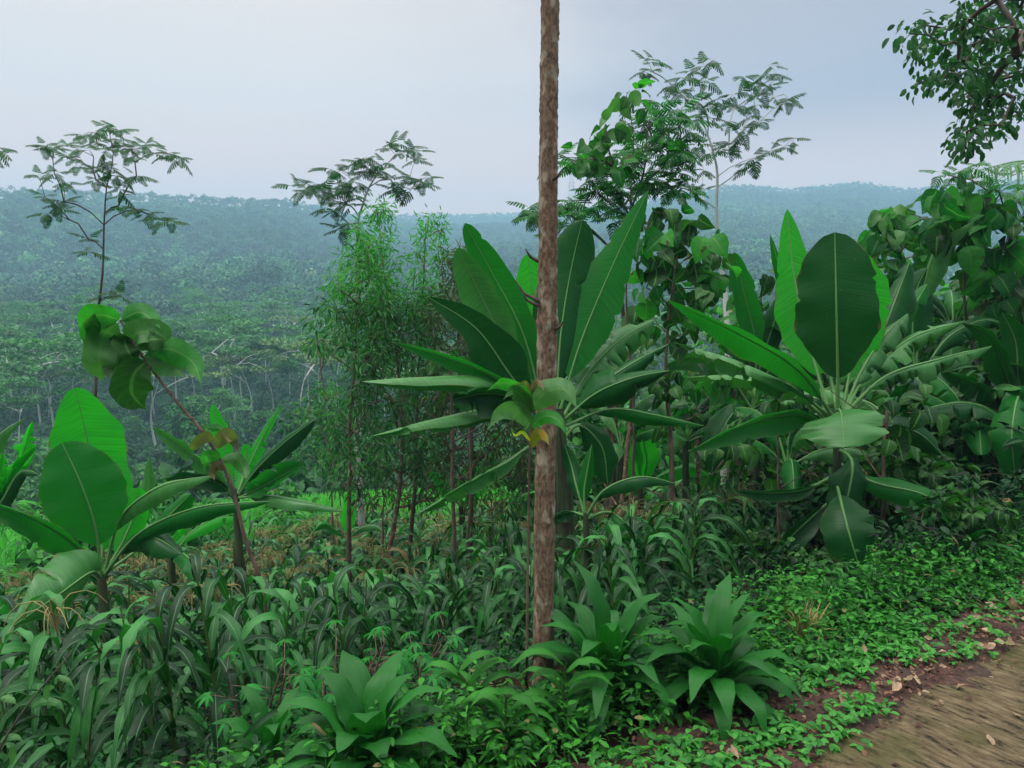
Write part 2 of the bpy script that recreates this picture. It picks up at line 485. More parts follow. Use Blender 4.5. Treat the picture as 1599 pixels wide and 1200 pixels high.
def hit(px, py):
    lo, hi = 1.2, 14.0
    for _ in range(40):
        m = (lo + hi) / 2; p = at(px, py, m)
        if p[2] > float(G(p[0], p[1])): lo = m
        else: hi = m
    return at(px, py, lo)
def groundmat():
    m, t, o = base_mat('hillside_soil')
    tcn = N(t, 'ShaderNodeTexCoord')
    nz = N(t, 'ShaderNodeTexNoise'); nz.inputs['Scale'].default_value = 3.0; nz.inputs['Detail'].default_value = 8
    L(t, tcn.outputs['Object'], nz.inputs['Vector'])
    near = ramp(t, nz.outputs[0], [(0.35, (0.010, 0.008, 0.006)), (0.6, (0.028, 0.018, 0.012)), (0.8, (0.015, 0.03, 0.010))]).outputs[0]
    nb = N(t, 'ShaderNodeTexNoise'); nb.inputs['Scale'].default_value = 0.06; nb.inputs['Detail'].default_value = 6
    L(t, tcn.outputs['Object'], nb.inputs['Vector'])
    far = ramp(t, nb.outputs[0], [(0.3, (0.010, 0.035, 0.014)), (0.7, (0.03, 0.075, 0.025))]).outputs[0]
    ln = N(t, 'ShaderNodeVectorMath', operation='LENGTH')
    L(t, tcn.outputs['Object'], ln.inputs[0])
    rr = math_(t, 'DIVIDE', ln.outputs['Value'], 100)
    grass = ramp(t, rr, [(0.14, 0.0), (0.17, 1.0)]).outputs[0]
    a = mixc(t, grass, near, mixc(t, nz.outputs[0], (0.03, 0.15, 0.025), (0.06, 0.25, 0.04)))
    k = ramp(t, rr, [(0.30, 0.0), (0.36, 1.0)]).outputs[0]
    col = mixc(t, k, a, far)
    b = N(t, 'ShaderNodeBump'); b.inputs['Strength'].default_value = 0.8; b.inputs['Distance'].default_value = 0.03
    L(t, nz.outputs[0], b.inputs['Height'])
    p = N(t, 'ShaderNodeBsdfPrincipled'); p.inputs['Roughness'].default_value = 1.0; p.inputs['Specular IOR Level'].default_value = 0.0
    L(t, col, p.inputs['Base Color']); L(t, b.outputs[0], p.inputs['Normal'])
    L(t, p.outputs[0], o.inputs['Surface'])
    return m
ang = np.concatenate([np.linspace(-60, 60, 241), np.linspace(60, 300, 61)[1:-1]])
rad = np.concatenate([[0.02], np.geomspace(0.5, 1290, 230)])
A, RR = np.meshgrid(np.radians(ang), rad)
X, Yy = RR * np.sin(A), RR * np.cos(A)
Z = G(X, Yy)
na, nr = len(ang), len(rad)
i = np.arange(nr - 1)[:, None] * na; j = np.arange(na)[None]
F = np.stack([i + j, i + (j + 1) % na, i + na + (j + 1) % na, i + na + j], -1).reshape(-1, 4)[:, ::-1]
gs = Soup(); gs.add(np.stack([X, Yy, Z], -1), F)
tag(gs.build('ground', groundmat()), kind='structure')

# path sheet and red soil verge
def soilmat():
    m, t, o = base_mat('red_soil')
    tcn = N(t, 'ShaderNodeTexCoord')
    nz = N(t, 'ShaderNodeTexNoise'); nz.inputs['Scale'].default_value = 45; nz.inputs['Detail'].default_value = 6
    L(t, tcn.outputs['Object'], nz.inputs['Vector'])
    n2 = N(t, 'ShaderNodeTexNoise'); n2.inputs['Scale'].default_value = 5; n2.inputs['Detail'].default_value = 3
    L(t, tcn.outputs['Object'], n2.inputs['Vector'])
    c = ramp(t, nz.outputs[0], [(0.3, (0.018, 0.008, 0.006)), (0.55, (0.065, 0.025, 0.017)), (0.75, (0.15, 0.09, 0.06))]).outputs[0]
    c = mixc(t, ramp(t, n2.outputs[0], [(0.45, 0.0), (0.6, 0.7)]).outputs[0], c, (0.035, 0.022, 0.015))
    b = N(t, 'ShaderNodeBump'); b.inputs['Strength'].default_value = 1.0; b.inputs['Distance'].default_value = 0.015
    L(t, nz.outputs[0], b.inputs['Height'])
    p = N(t, 'ShaderNodeBsdfPrincipled'); p.inputs['Roughness'].default_value = 0.95
    L(t, c, p.inputs['Base Color']); L(t, b.outputs[0], p.inputs['Normal']); L(t, p.outputs[0], o.inputs['Surface'])
    return m
def pathmat():
    m, t, o = base_mat('mossy_path')
    tcn = N(t, 'ShaderNodeTexCoord')
    mp = N(t, 'ShaderNodeMapping')
    mp.inputs['Rotation'].default_value = (0, 0, -math.atan2(TD[1], TD[0]))
    L(t, tcn.outputs['Object'], mp.inputs[0])
    mp2 = N(t, 'ShaderNodeMapping'); mp2.inputs['Scale'].default_value = (7.5, 1.5, 1)
    L(t, mp.outputs[0], mp2.inputs[0])
    gr = N(t, 'ShaderNodeTexNoise'); gr.inputs['Scale'].default_value = 6.0; gr.inputs['Detail'].default_value = 9; gr.inputs['Roughness'].default_value = 0.62
    L(t, mp2.outputs[0], gr.inputs['Vector'])
    nz = N(t, 'ShaderNodeTexNoise'); nz.inputs['Scale'].default_value = 60; nz.inputs['Detail'].default_value = 5
    L(t, tcn.outputs['Object'], nz.inputs['Vector'])
    n2 = N(t, 'ShaderNodeTexNoise'); n2.inputs['Scale'].default_value = 3.0; n2.inputs['Detail'].default_value = 4
    L(t, tcn.outputs['Object'], n2.inputs['Vector'])
    c = ramp(t, gr.outputs[0], [(0.40, (0.016, 0.011, 0.005)), (0.455, (0.10, 0.072, 0.038)), (0.7, (0.25, 0.19, 0.11))]).outputs[0]
    c = mixc(t, ramp(t, nz.outputs[0], [(0.35, 0.0), (0.7, 0.5)]).outputs[0], c, (0.17, 0.125, 0.065))
    c = mixc(t, ramp(t, n2.outputs[0], [(0.48, 0.0), (0.64, 0.6)]).outputs[0], c, (0.07, 0.07, 0.02))
    h = math_(t, 'ADD', gr.outputs[0], math_(t, 'MULTIPLY', nz.outputs[0], 0.4))
    b = N(t, 'ShaderNodeBump'); b.inputs['Strength'].default_value = 1.0; b.inputs['Distance'].default_value = 0.035
    L(t, h, b.inputs['Height'])
    p = N(t, 'ShaderNodeBsdfPrincipled'); p.inputs['Roughness'].default_value = 0.8
    p.inputs['Specular IOR Level'].default_value = 0.2
    L(t, c, p.inputs['Base Color']); L(t, b.outputs[0], p.inputs['Normal']); L(t, p.outputs[0], o.inputs['Surface'])
    return m
def sheet(name, t0, t1, nt_, s_in, s_out, ns, dz, mat, amp):
    tt = np.linspace(t0, t1, nt_)
    rows = []
    for t_ in tt:
        so = s_out + amp * (math.sin(t_ * 3.1) * .5 + math.sin(t_ * 7.7 + 1) * .3 + math.sin(t_ * 17 + 2) * .2 + math.sin(t_ * 41) * .3 + math.sin(t_ * 88 + 1) * .25)
        rows.append(np.linspace(s_in, so, ns))
    S = np.array(rows); T_ = np.repeat(tt[:, None], ns, 1)
    XX = P0[0] + TD[0] * T_ + ND[0] * S; YY = P0[1] + TD[1] * T_ + ND[1] * S
    edge = np.minimum(1, (ns - 1 - np.arange(ns)) / 6.0)[None]
    ZZ = G(XX, YY) + dz * (0.3 + 0.7 * edge) + 0.004 * wav(T_, S * .3, 30, 2) * edge + 0.004 * wav(T_, S, 9, 4) * edge
    i = np.arange(nt_ - 1)[:, None] * ns; j = np.arange(ns - 1)[None]
    F = np.stack([i + j, i + j + 1, i + ns + j + 1, i + ns + j], -1).reshape(-1, 4)
    s_ = Soup(); s_.add(np.stack([XX, YY, ZZ], -1), F)
    tag(s_.build(name, mat), kind='structure')
sheet('soil_verge', -6, 14, 500, -0.7, 0.14, 30, 0.010, soilmat(), 0.08)
sheet('path', -6, 14, 900, -3.6, -0.30, 90, 0.024, pathmat(), 0.05)

# ------------------------------------------------------------------ far forest (one mass) and ridge tower
def forest():
    sp = Soup()
    pts = []
    N0 = 27000
    az = rng.uniform(R(-38), R(38), N0)
    r = np.sqrt(rng.uniform(190**2, 1230**2, N0))
    x, y = r * np.sin(az), r * np.cos(az)
    azx = 799.5 + FPX * np.tan(az)
    rd = np.interp(azx, RX, RD)
    k = (r < rd + 25)
    x, y, r, az = x[k], y[k], r[k], az[k]
    z = G(x, y)
    n = len(x)
    patch = wav(x, y, 0.02, 21)
    Rr = np.where(r > 560, rng.uniform(3.4, 4.6, n), rng.uniform(2.2, 5.8, n)) * (1 + 0.15 * patch) * np.interp(r, [150, 300, 600, 1200], [.85, .9, .65, .5])
    H = Rr * rng.uniform(1.6, 2.6, n) * rng.choice([1, 1, 1, 1.2], n)
    hue = rng.uniform(0.45, 1.45, n) * (1 + 0.35 * patch)
    colr = np.stack([hue * rng.uniform(.8, 1.35, n), hue, hue * rng.uniform(.8, 1.2, n)], 1)
    light = rng.uniform(0, 1, n) > 0.97
    colr[light] *= np.array([2.2, 1.6, 1.2])
    for lo, hi, K in ((0, 320, 170), (320, 560, 95), (560, 3000, 32)):
        m = (r >= lo) & (r < hi)
        q = m.sum()
        if q == 0: continue
        u = rand_unit(q * K).reshape(q, K, 3)
        u[..., 2] = np.abs(u[..., 2]) * 1.1 - 0.25
        u = unit(u)
        rr_ = rng.uniform(.55, 1.02, (q, K, 1))
        ctr = np.stack([x[m], y[m], z[m] + H[m] - Rr[m] * .8], 1)[:, None]
        pos = ctr + u * rr_ * Rr[m][:, None, None] * np.array([1, 1, .85])
        nrm = unit(u + rng.normal(size=u.shape) * .35)
        s_ = (Rr[m][:, None] * rng.uniform(.9, 1.7, (q, K)) / math.sqrt(K) * 1.5).reshape(-1)
        T = (np.array([[-.5, -.4, 0], [.5, -.5, 0], [.45, .5, .1], [-.4, .55, -.1]]), np.array([[0, 1, 2, 3]]), np.zeros((4, 2)))
        dd = np.cross(nrm.reshape(-1, 3), rand_unit(q * K))
        cc = np.repeat(colr[m][:, None], K, 1) * rng.uniform(.8, 1.2, (q, K, 1))
        scatter(sp, T, pos.reshape(-1, 3), dd, nrm.reshape(-1, 3), s_, cc.reshape(-1, 3))
    o = sp.build('hillside_forest', M['forest'], col=True, smooth_=False)
    tag(o, 'hazy blue-green forest covering the far hillside up to the ridge', 'forest', kind='stuff')
forest()

def tower():
    b = at(892, 316, 1040); 
    H = 1040 * 50 / FPX
    t = thing('radio_mast', 'thin red and white lattice mast on the far ridge beside the tall trunk', 'mast', b)
    for zone in range(5):
        sp = Soup()
        z0, z1 = H * zone / 5, H * (zone + 1) / 5
        w0, w1 = 4.0 * (1 - .12 * zone), 4.0 * (1 - .12 * (zone + 1))
        c0 = [b + np.array([sx * w0, sy * w0, z0]) for sx, sy in ((-1, -1), (1, -1), (1, 1), (-1, 1))]
        c1 = [b + np.array([sx * w1, sy * w1, z1]) for sx, sy in ((-1, -1), (1, -1), (1, 1), (-1, 1))]
        for k in range(4):
            sp.tube([c0[k], c1[k]], .35, 4)
            for a_, b_ in ((c0[k], c1[(k + 1) % 4]), (c1[k], c0[(k + 1) % 4]), (c1[k], c1[(k + 1) % 4])):
                sp.tube([a_, b_], .2, 4)
        mm, tt, oo = base_mat('mast_paint')
        p = N(tt, 'ShaderNodeBsdfPrincipled'); p.inputs['Base Color'].default_value = (.45, .06, .05, 1) if zone % 2 == 0 else (.7, .7, .7, 1)
        L(tt, p.outputs[0], oo.inputs['Surface'])
        sp.build('mast_section', mm, t)
tower()

# ------------------------------------------------------------------ trees
def grow(trunk, clumps, r_base, r_tip=0.004, start=0.15, up=0.8, k=6, jit=0.06):
    """skeleton: trunk polyline plus a limb to every clump, all one mesh"""
    tp = curve(trunk, max(8, len(trunk) * 5))
    nodes = [p for p in tp]; par = [-1] + list(range(len(tp) - 1)); cnt = [0] * len(tp)
    nt0 = len(tp); first = int(start * nt0)
    order = np.argsort([min(np.linalg.norm(tp[first:] - c, axis=1)) for c in clumps]) if len(clumps) else []
    for ci in order:
        c = np.asarray(clumps[ci])
        P = np.array(nodes)
        d = np.linalg.norm(P - c, axis=1)
        low = np.maximum(0, P[:, 2] - (c[2] - 0.35 * d))
        cost = d + up * low * 2
        cost[:first] = 1e9
        n = int(np.argmin(cost))
        p = P[n]; Ln = d[n]
        m = max(2, min(5, int(Ln / 0.25) + 1))
        prev = n
        for q in range(1, m + 1):
            u = q / m
            pt = p * (1 - u) + c * u
            pt = pt + np.array([0, 0, 0.10 * Ln * math.sin(math.pi * u) * (1 if c[2] < p[2] + Ln * .9 else 0)])
            if q < m: pt = pt + rng.normal(size=3) * jit * Ln * .5
            nodes.append(pt); par.append(prev); cnt.append(0); prev = len(nodes) - 1
        while prev >= 0:
            cnt[prev] += 1; prev = par[prev]
    sp = Soup()
    Lt = np.linspace(0, 1, nt0)
    rt = np.maximum(r_base * (1 - Lt * .88), r_tip)
    sp.tube(tp, rt, k + 2)
    for q in range(nt0, len(nodes)):
        a = par[q]
        rb = min(r_tip * cnt[a] ** .6 if a >= nt0 else min(rt[a] * .7, r_tip * 1.3 * cnt[q] ** .6), r_base)
        ra = min(r_tip * cnt[q] ** .6, rb)
        sp.add(*tube([nodes[a], nodes[q]], [rb, ra], 5))
    return sp
def leaves(sp, clumps, rad, n, T, size, droop=0.3, out=1.0, upn=1.0, flat=1.0, var=.3):
    clumps = np.asarray(clumps, float)
    m = len(clumps) * n
    c = np.repeat(clumps, n, 0)
    rad = np.repeat(np.broadcast_to(np.asarray(rad, float), (len(clumps),)), n)
    u = rand_unit(m)
    off = u * rad[:, None] * (rng.uniform(0, 1, (m, 1)) ** .5) * np.array([1, 1, flat])
    d = unit(u * out + np.array([0, 0, -droop]) + rng.normal(size=(m, 3)) * .25)
    nrm = rand_unit(m) * .7 + np.array([0, 0, upn])
    scatter(sp, T, c + off, d, nrm, size * rng.uniform(1 - var, 1 + var, m))
def fanned(sp, clumps, n, T, size, spread=0.9, elev=0.15):
    """whorls of big compound leaves radiating from a twig tip"""
    for c in clumps:
        a0 = rng.uniform(0, 6.28)
        k = n + int(rng.integers(-1, 2))
        a = a0 + np.arange(k) / k * 6.28 + rng.normal(size=k) * .3
        e = elev - .1 + rng.normal(size=k) * .42
        d = np.stack([np.cos(a) * np.cos(e), np.sin(a) * np.cos(e), np.sin(e)], 1)
        scatter(sp, T, np.repeat([c], k, 0) + d * .02, d, np.repeat([[0, 0, 1.0]], k, 0) + rng.normal(size=(k, 3)) * .2, size * rng.uniform(.75, 1.25, k))
def pxl(lst, Y, dy=0.0):
    return [at(x, y, Y + rng.uniform(-dy, dy)) for x, y in lst]
def px_trunk(lst, Y):
    """trunk from pixels; lengthened down to the ground below its first point"""
    P = [at(x, y, Y) for x, y in lst]
    p = P[0]
    g = P3(p[0], p[1], -0.05)
    if p[2] - g[2] > 0.15:
        P = [g] + P
    else:
        P[0] = g
    return P
def tree(name, label, cat, trunk, clumps, parts, r_base, bark='bark_twig', r_tip=.004, group=None, start=.15, up=.8):
    base = np.array(trunk[0]); base[2] += .05
    t = thing(name, label, cat, base, group)
    grow(trunk, clumps, r_base, r_tip, start, up).build('trunk', M[bark], t)
    for nm, sp, mat in parts:
        sp.build(nm, M[mat], t)
    return t

# slim feathery trees
def feathery(label, trunk, cl, Y, size, n, mat, r_base, bark, dy=.5, group=None, up=.8, start=.3):
    tr = px_trunk(trunk, Y)
    cs = pxl(cl, Y, dy)
    sp = Soup()
    fanned(sp, cs, n, T_FEATHER, size * .80)
    return tree('feathery_tree', label, 'tree', tr, cs, [('crown', sp, mat)], r_base, bark, group=group, up=up, start=start)
feathery('slim feathery tree with tiered leaf sprays, left side above the banana plant',
    [(148, 660), (151, 560), (153, 490), (160, 430), (163, 340), (167, 290), (177, 245), (169, 200)],
    [(85, 320), (75, 333), (95, 328), (70, 308), (100, 315), (60, 275), (85, 272), (105, 285), (185, 322), (210, 327), (228, 334), (250, 342), (268, 346),
     (85, 232), (100, 245), (112, 250), (70, 228), (100, 228), (120, 258), (195, 228), (215, 233), (240, 240), (262, 240), (280, 247), (230, 228), (165, 200), (150, 208), (130, 211), (185, 204),
     (150, 224), (165, 236), (140, 235), (185, 218), (180, 275), (198, 282), (155, 266), (213, 275), (185, 296), (192, 306), (145, 265), (150, 282), (141, 394), (138, 374), (170, 262), (205, 245), (175, 455), (185, 462), (160, 465)],
    12, .27, 5, 'feather', .045, 'bark_twig')
feathery('feathery tree leaning left with a forked pale trunk, above the slender bright shrubs',
    [(556, 420), (558, 365), (560, 340), (566, 322), (573, 300), (584, 280), (600, 262), (617, 242)],
    [(610, 280), (622, 286), (640, 278), (655, 285), (615, 296), (642, 296), (620, 224), (608, 232), (640, 230), (628, 240), (652, 236), (650, 250), (600, 255), (580, 258), (565, 255), (590, 266), (574, 270),
     (455, 291), (470, 297), (488, 288), (508, 290), (520, 300), (535, 298), (550, 304), (530, 320), (520, 332), (548, 322), (515, 264), (535, 270), (545, 260), (552, 284), (480, 300), (500, 300), (560, 290), (540, 285), (545, 350), (533, 358), (510, 325), (570, 246), (665, 278)],
    14, .34, 5, 'feather', .075, 'bark_pale')
feathery('white-trunked feathery tree forking high against the sky, right of the tall bare trunk',
    [(1136, 520), (1132, 460), (1122, 380), (1119, 330), (1118, 255), (1112, 232), (1103, 205), (1093, 180)],
    [(1012, 98), (1003, 112), (1022, 95), (1018, 112), (1205, 103), (1216, 118), (1182, 130), (1160, 124), (1190, 145), (1207, 152), (1150, 164), (1170, 184), (1186, 190), (1145, 148), (1234, 156), (1225, 160), (1195, 118), (1200, 135), (1175, 150),
     (1083, 112), (1100, 104), (1112, 94), (1070, 122), (1102, 128), (1060, 146), (1080, 140), (1110, 166), (1090, 160), (1048, 132), (1100, 145), (1120, 155), (1105, 185), (1165, 258), (1180, 246), (1203, 238), (1224, 230), (1240, 217), (1172, 262),
     (1142, 224), (1138, 235), (1113, 238), (1090, 226), (1100, 266), (1065, 294), (1080, 304), (1095, 298), (1160, 205), (1140, 190), (1178, 165), (1130, 170), (1060, 170)],
    12, .27, 5, 'feather', .085, 'bark_white', dy=.7, up=1.2, start=.35)
feathery('dense dark feathery tree tangled with broad leaves, just right of the tall trunk',
    [(962, 640), (975, 520), (968, 420), (985, 330), (1005, 270), (1010, 220), (1000, 170)],
    [(x + rng.normal() * 6, y + rng.normal() * 6) for x, y in
     [(885, 245), (900, 255), (890, 262), (915, 290), (930, 300), (900, 308), (880, 320), (945, 310), (960, 300), (830, 332), (845, 340), (820, 328), (870, 330), (900, 335), (925, 330), (950, 280), (965, 262), (985, 250), (1000, 235), (1015, 250), (1030, 240),
      (1050, 245), (1060, 225), (1040, 215), (1020, 200), (1005, 190), (1020, 170), (1040, 180), (1055, 195), (1000, 160), (985, 200), (980, 220), (960, 240), (1060, 270), (1080, 290), (1050, 290), (1030, 280), (1010, 285), (990, 290), (975, 315), (1000, 310), (1040, 300), (1070, 250),
      (1085, 235), (1075, 205), (1020, 225), (1035, 262), (940, 262), (925, 275), (1085, 175), (1060, 160), (895, 350), (870, 360), (960, 340), (990, 340)]],
    9, .28, 8, 'feather_green', .05, 'bark_twig', dy=.7)
feathery('small feathery sapling top poking over the leaves by the right edge',
    [(1540, 480), (1535, 380), (1520, 320)],
    [(1470, 270), (1485, 275), (1500, 268), (1515, 262), (1530, 260), (1545, 275), (1560, 300), (1520, 285), (1500, 290), (1580, 290), (1550, 320), (1590, 310), (1570, 340)],
    8, .2, 5, 'feather_green', .03, 'bark_twig')
feathery('feathery tree mostly cut off by the left edge, two leaf tips showing',
    [(-60, 700), (-62, 500), (-55, 350), (-50, 260)],
    [(-8, 232), (-14, 244), (-30, 236), (-50, 250), (-80, 240), (-60, 300), (-95, 290), (-45, 215), (-70, 210)], 11, .27, 5, 'feather', .04, 'bark_twig')

# overhanging tree, trunk outside the frame at the right
def overhang():
    Y = 6.2
    tr = [P3(5.6, 6.4, -.05), P3(5.7, 6.5, 1.6), at(1800, 220, 6.4), at(1760, 60, 6.2), at(1700, -60, 6.0)]
    cl = []
    poly = [(1420, 50), (1440, 38), (1455, 62), (1480, 45), (1500, 20), (1520, 5), (1545, 15), (1570, 8), (1500, 55), (1525, 45), (1550, 40), (1590, 20), (1470, 75), (1490, 90), (1515, 80), (1535, 70),
            (1565, 60), (1590, 55), (1450, 95), (1468, 100), (1510, 105), (1495, 120), (1480, 112), (1530, 110), (1555, 95), (1580, 90), (1440, 130), (1460, 132), (1478, 130), (1505, 140), (1530, 145), (1550, 130),
            (1575, 125), (1595, 110), (1500, 155), (1515, 165), (1540, 165), (1565, 155), (1590, 150), (1520, 185), (1510, 200), (1495, 222), (1508, 228), (1525, 215), (1555, 195), (1550, 212), (1590, 175), (1620, 60), (1640, 110), (1630, 150), (1620, 10), (1660, 50), (1500, -15), (1540, -20), (1590, -25), (1640, -20)]
    for x, y in poly:
        cl.append(at(x + rng.normal() * 5, y + rng.normal() * 5, Y + rng.uniform(-.7, .7)))
    sp = Soup()
    leaves(sp, cl, .13, 30, T_OVAL, .064, droop=.8, out=.9, upn=.6)
    tree('overhanging_tree', 'dark leafy tree reaching in from the right edge at the top of the sky', 'tree', tr, cl, [('crown', sp, 'feather')], .14, 'bark_twig', r_tip=.005, start=.3, up=.1)
overhang()

# the tall bare trunk in the foreground
def tall_trunk():
    b = hit(847, 1092); Y0 = b[1]; b[2] -= .05; print('trunk Y', Y0)
    Ps = [b, at(849, 980, Y0), at(850, 800, Y0 + .01), at(853, 600, Y0 + .03), at(856, 400, Y0 + .05), at(857, 200, Y0 + .07), at(859, 0, Y0 + .1), at(861, -400, Y0 + .15), at(862, -800, Y0 + .2)]
    t = thing('tall_tree', 'tall slim brown trunk rising out of the top of the frame, bare of branches', 'tree', P3(b[0], b[1]))
    P = curve(Ps, 420)
    hz = P[:, 2] - P[0, 2]
    r = np.interp(hz, [0, .15, .6, 1.5, 3, 6], [.056, .043, .041, .0385, .033, .025])
    r = r * (1 + .018 * np.sin(hz * 9.3) + .012 * np.sin(hz * 31 + 1) + .01 * np.sin(hz * 67))
    for zc, a_ in ((1.18, .10), (1.62, .12), (2.02, .08), (.75, .08), (2.6, .06)):
        r = r * (1 + a_ * np.exp(-((hz - zc) / .025) ** 2))
    k = 28
    V, F = tube(P, r, k)
    # bark relief
    ang_ = np.tile(np.arange(k), len(P)) / k * 6.283
    hh = np.repeat(hz, k)
    rel = .0016 * (np.sin(ang_ * 5 + hh * 3) + np.sin(ang_ * 9 - hh * 17)) + .0012 * rng.normal(size=len(hh))
    cen = np.repeat(P, k, 0)
    V = V + unit(V - cen) * rel[:, None]
    sp = Soup(); sp.add(V, F)
    sp.build('trunk', M['bark_main'], t)
    # broken twig stubs
    for py, sx, ln in ((408, -1, .05), (470, -1, .09), (478, -1, .07), (700, -1, .06), (1010, -1, .05), (515, 1, .04), (280, 1, .03)):
        p = at(852 + sx * 12, py, Y0 + .02)
        s2 = Soup(); s2.tube([p, p + np.array([sx * ln * .6, -.02, ln * .3]), p + np.array([sx * ln, -.03, ln * .9])], [.008, .006, .002], 5)
        s2.build('twig_stub', M['bark_twig'], t)
tall_trunk()

# ------------------------------------------------------------------ banana plants
def blade(P, hw, roll=0.0, fold=.2, tear=0, tip='blunt', horiz=False, n=44, cols=8, wob=.02, droop=.5, asym=1.0, soft=False):
    P = curve(P, n)
    t = unit(np.gradient(P, axis=0))
    if horiz:
        s = unit(np.cross(t, np.array([0, 0, 1.0])))
    else:
        view = unit(P - CAM)
        perp = unit(np.cross(t, view))
        b2 = np.cross(perp, t)
        cr, sr = math.cos(roll), math.sin(roll)
        s = perp * cr + b2 * sr
    nn = np.cross(s, t)
    if nn[:, 2].mean() < 0: nn = -nn
    u = np.linspace(0, 1, n)
    if tip == 'blunt':
        wd = np.minimum(1, (u / .34) ** .62) * np.minimum(1, np.maximum(0, (1 - u) / .30)) ** .52
    elif tip == 'point':
        wd = np.minimum(1, (u / .25) ** .7) * np.minimum(1, np.maximum(0, (1 - u) / .6)) ** .75
    elif tip == 'ovate':
        wd = np.sin(np.pi * np.clip(u, 0, 1) ** .72) ** .75 * np.minimum(1, (1 - u) / .25 + .02)
    else:
        wd = np.sin(np.pi * np.clip(u, 0, 1) ** .8) ** .8
    wd = wd * (1 + .05 * np.sin(u * 13 + rng.uniform(0, 6)) + .02 * np.sin(u * 41 + rng.uniform(0, 6)))
    V = np.zeros((n, cols + 1, 3)); UV = np.zeros((n, cols + 1, 2))
    xs = np.linspace(-1, 1, cols + 1)
    lob = {-1: np.zeros(n), 1: np.zeros(n)}
    cut = {-1: np.ones(n), 1: np.ones(n)}
    for sg in (-1, 1):
        ph = rng.uniform(0, 6.28)
        lob[sg] += wob * np.sin(u * rng.uniform(14, 26) + ph) * 3
        if tear:
            idx = np.sort(rng.choice(np.arange(4, n - 3), tear, replace=False))
            ln = np.zeros(n); cur = 0.0 if soft else rng.uniform(-.2, .5)
            q = 0
            for a in range(n):
                if q < len(idx) and a == idx[q]:
                    cur = rng.uniform(-.03, .06) if soft else rng.uniform(-.25, .7); q += 1
                    cut[sg][a] = rng.uniform(.78, .94) if soft else rng.uniform(.2, .55)
                ln[a] = cur
            lob[sg] += ln
    for c_, x in enumerate(xs):
        sg = 1 if x > 0 else -1
        ax = abs(x)
        phi = fold + droop * ax + lob[sg] * ax
        # rotate downwards with distance from the midrib
        wdt = hw * wd * ax * (asym if sg > 0 else 1)
        cutf = 1 - (1 - cut[sg]) * (ax > .3)
        V[:, c_] = P + (s * (np.cos(phi) * sg)[:, None] - nn * np.sin(phi)[:, None]) * (wdt * cutf)[:, None]
        UV[:, c_, 0] = u + .06 * ax; UV[:, c_, 1] = x * .5 + .5
    c = cols + 1
    i = np.arange(n - 1)[:, None] * c; j = np.arange(cols)[None]
    F = np.stack([i + j, i + j + 1, i + c + j + 1, i + c + j], -1).reshape(-1, 4)
    return V.reshape(-1, 3), F, UV.reshape(-1, 2), P
def banana_leaf(parent, pts, hw, pet=.2, mat='banana', rib=.010, **kw):
    full = curve(pts, 60)
    k = int(60 * pet)
    if 'tear' not in kw: kw['tear'] = int(rng.integers(0, 3)); kw['soft'] = True
    V, F, UV, P = blade(full[k:][::4] if len(full[k:]) > 16 else full[k:], hw * (1 if kw.get('tear') else 1), **kw)
    sp = Soup(); sp.add(V, F, UV)
    lf = sp.build('leaf', M[mat], parent)
    s2 = Soup()
    q = np.concatenate([full[:k], P])
    rr = np.interp(np.arange(len(q)), [0, k, len(q) - 1], [rib * 1.5, rib, rib * .22])
    s2.tube(q, rr, 6)
    s2.build('midrib', M['midrib'], lf)
    return lf
def banana_px(label, base_px, Y, crown_px, specs, r=.09, group=None, loc=None):
    """specs: (points [(px,py[,dY])...], half width px, opts)"""
    b = at(*base_px, Y); b = P3(b[0], b[1]); 
    t = thing('banana_plant', label, 'banana plant', b, group)
    cr = at(*crown_px, Y)
    sp = Soup()
    P = curve([b - np.array([0, 0, .05]), b * .5 + cr * .5 + np.array([.02, 0, 0]), cr], 16)
    sp.tube(P, np.interp(np.arange(16), [0, 2, 15], [r * 1.15, r, r * .5]), 14)
    # old leaf sheaths wrap the stem
    for q in range(5):
        a = rng.uniform(0, 6.28); i0 = rng.integers(2, 9)
        off = np.array([math.cos(a), math.sin(a), 0]) * r * .55
        sp.tube(P[i0:i0 + 7] + off[None] * np.linspace(.8, 1.15, len(P[i0:i0 + 7]))[:, None], np.linspace(r * .55, r * .2, len(P[i0:i0 + 7])), 8)
    sp.build('pseudostem', M['pseudostem'], t)
    for pts, hwp, kw in specs:
        pp = []
        for q in pts:
            dY = q[2] if len(q) > 2 else 0
            pp.append(at(q[0], q[1], Y + dY))
        banana_leaf(t, pp, hwp * Y / FPX, **kw)
    return t
B, BB, BD, BP = 'banana', 'banana_bright', 'banana_dark', 'banana_pale'
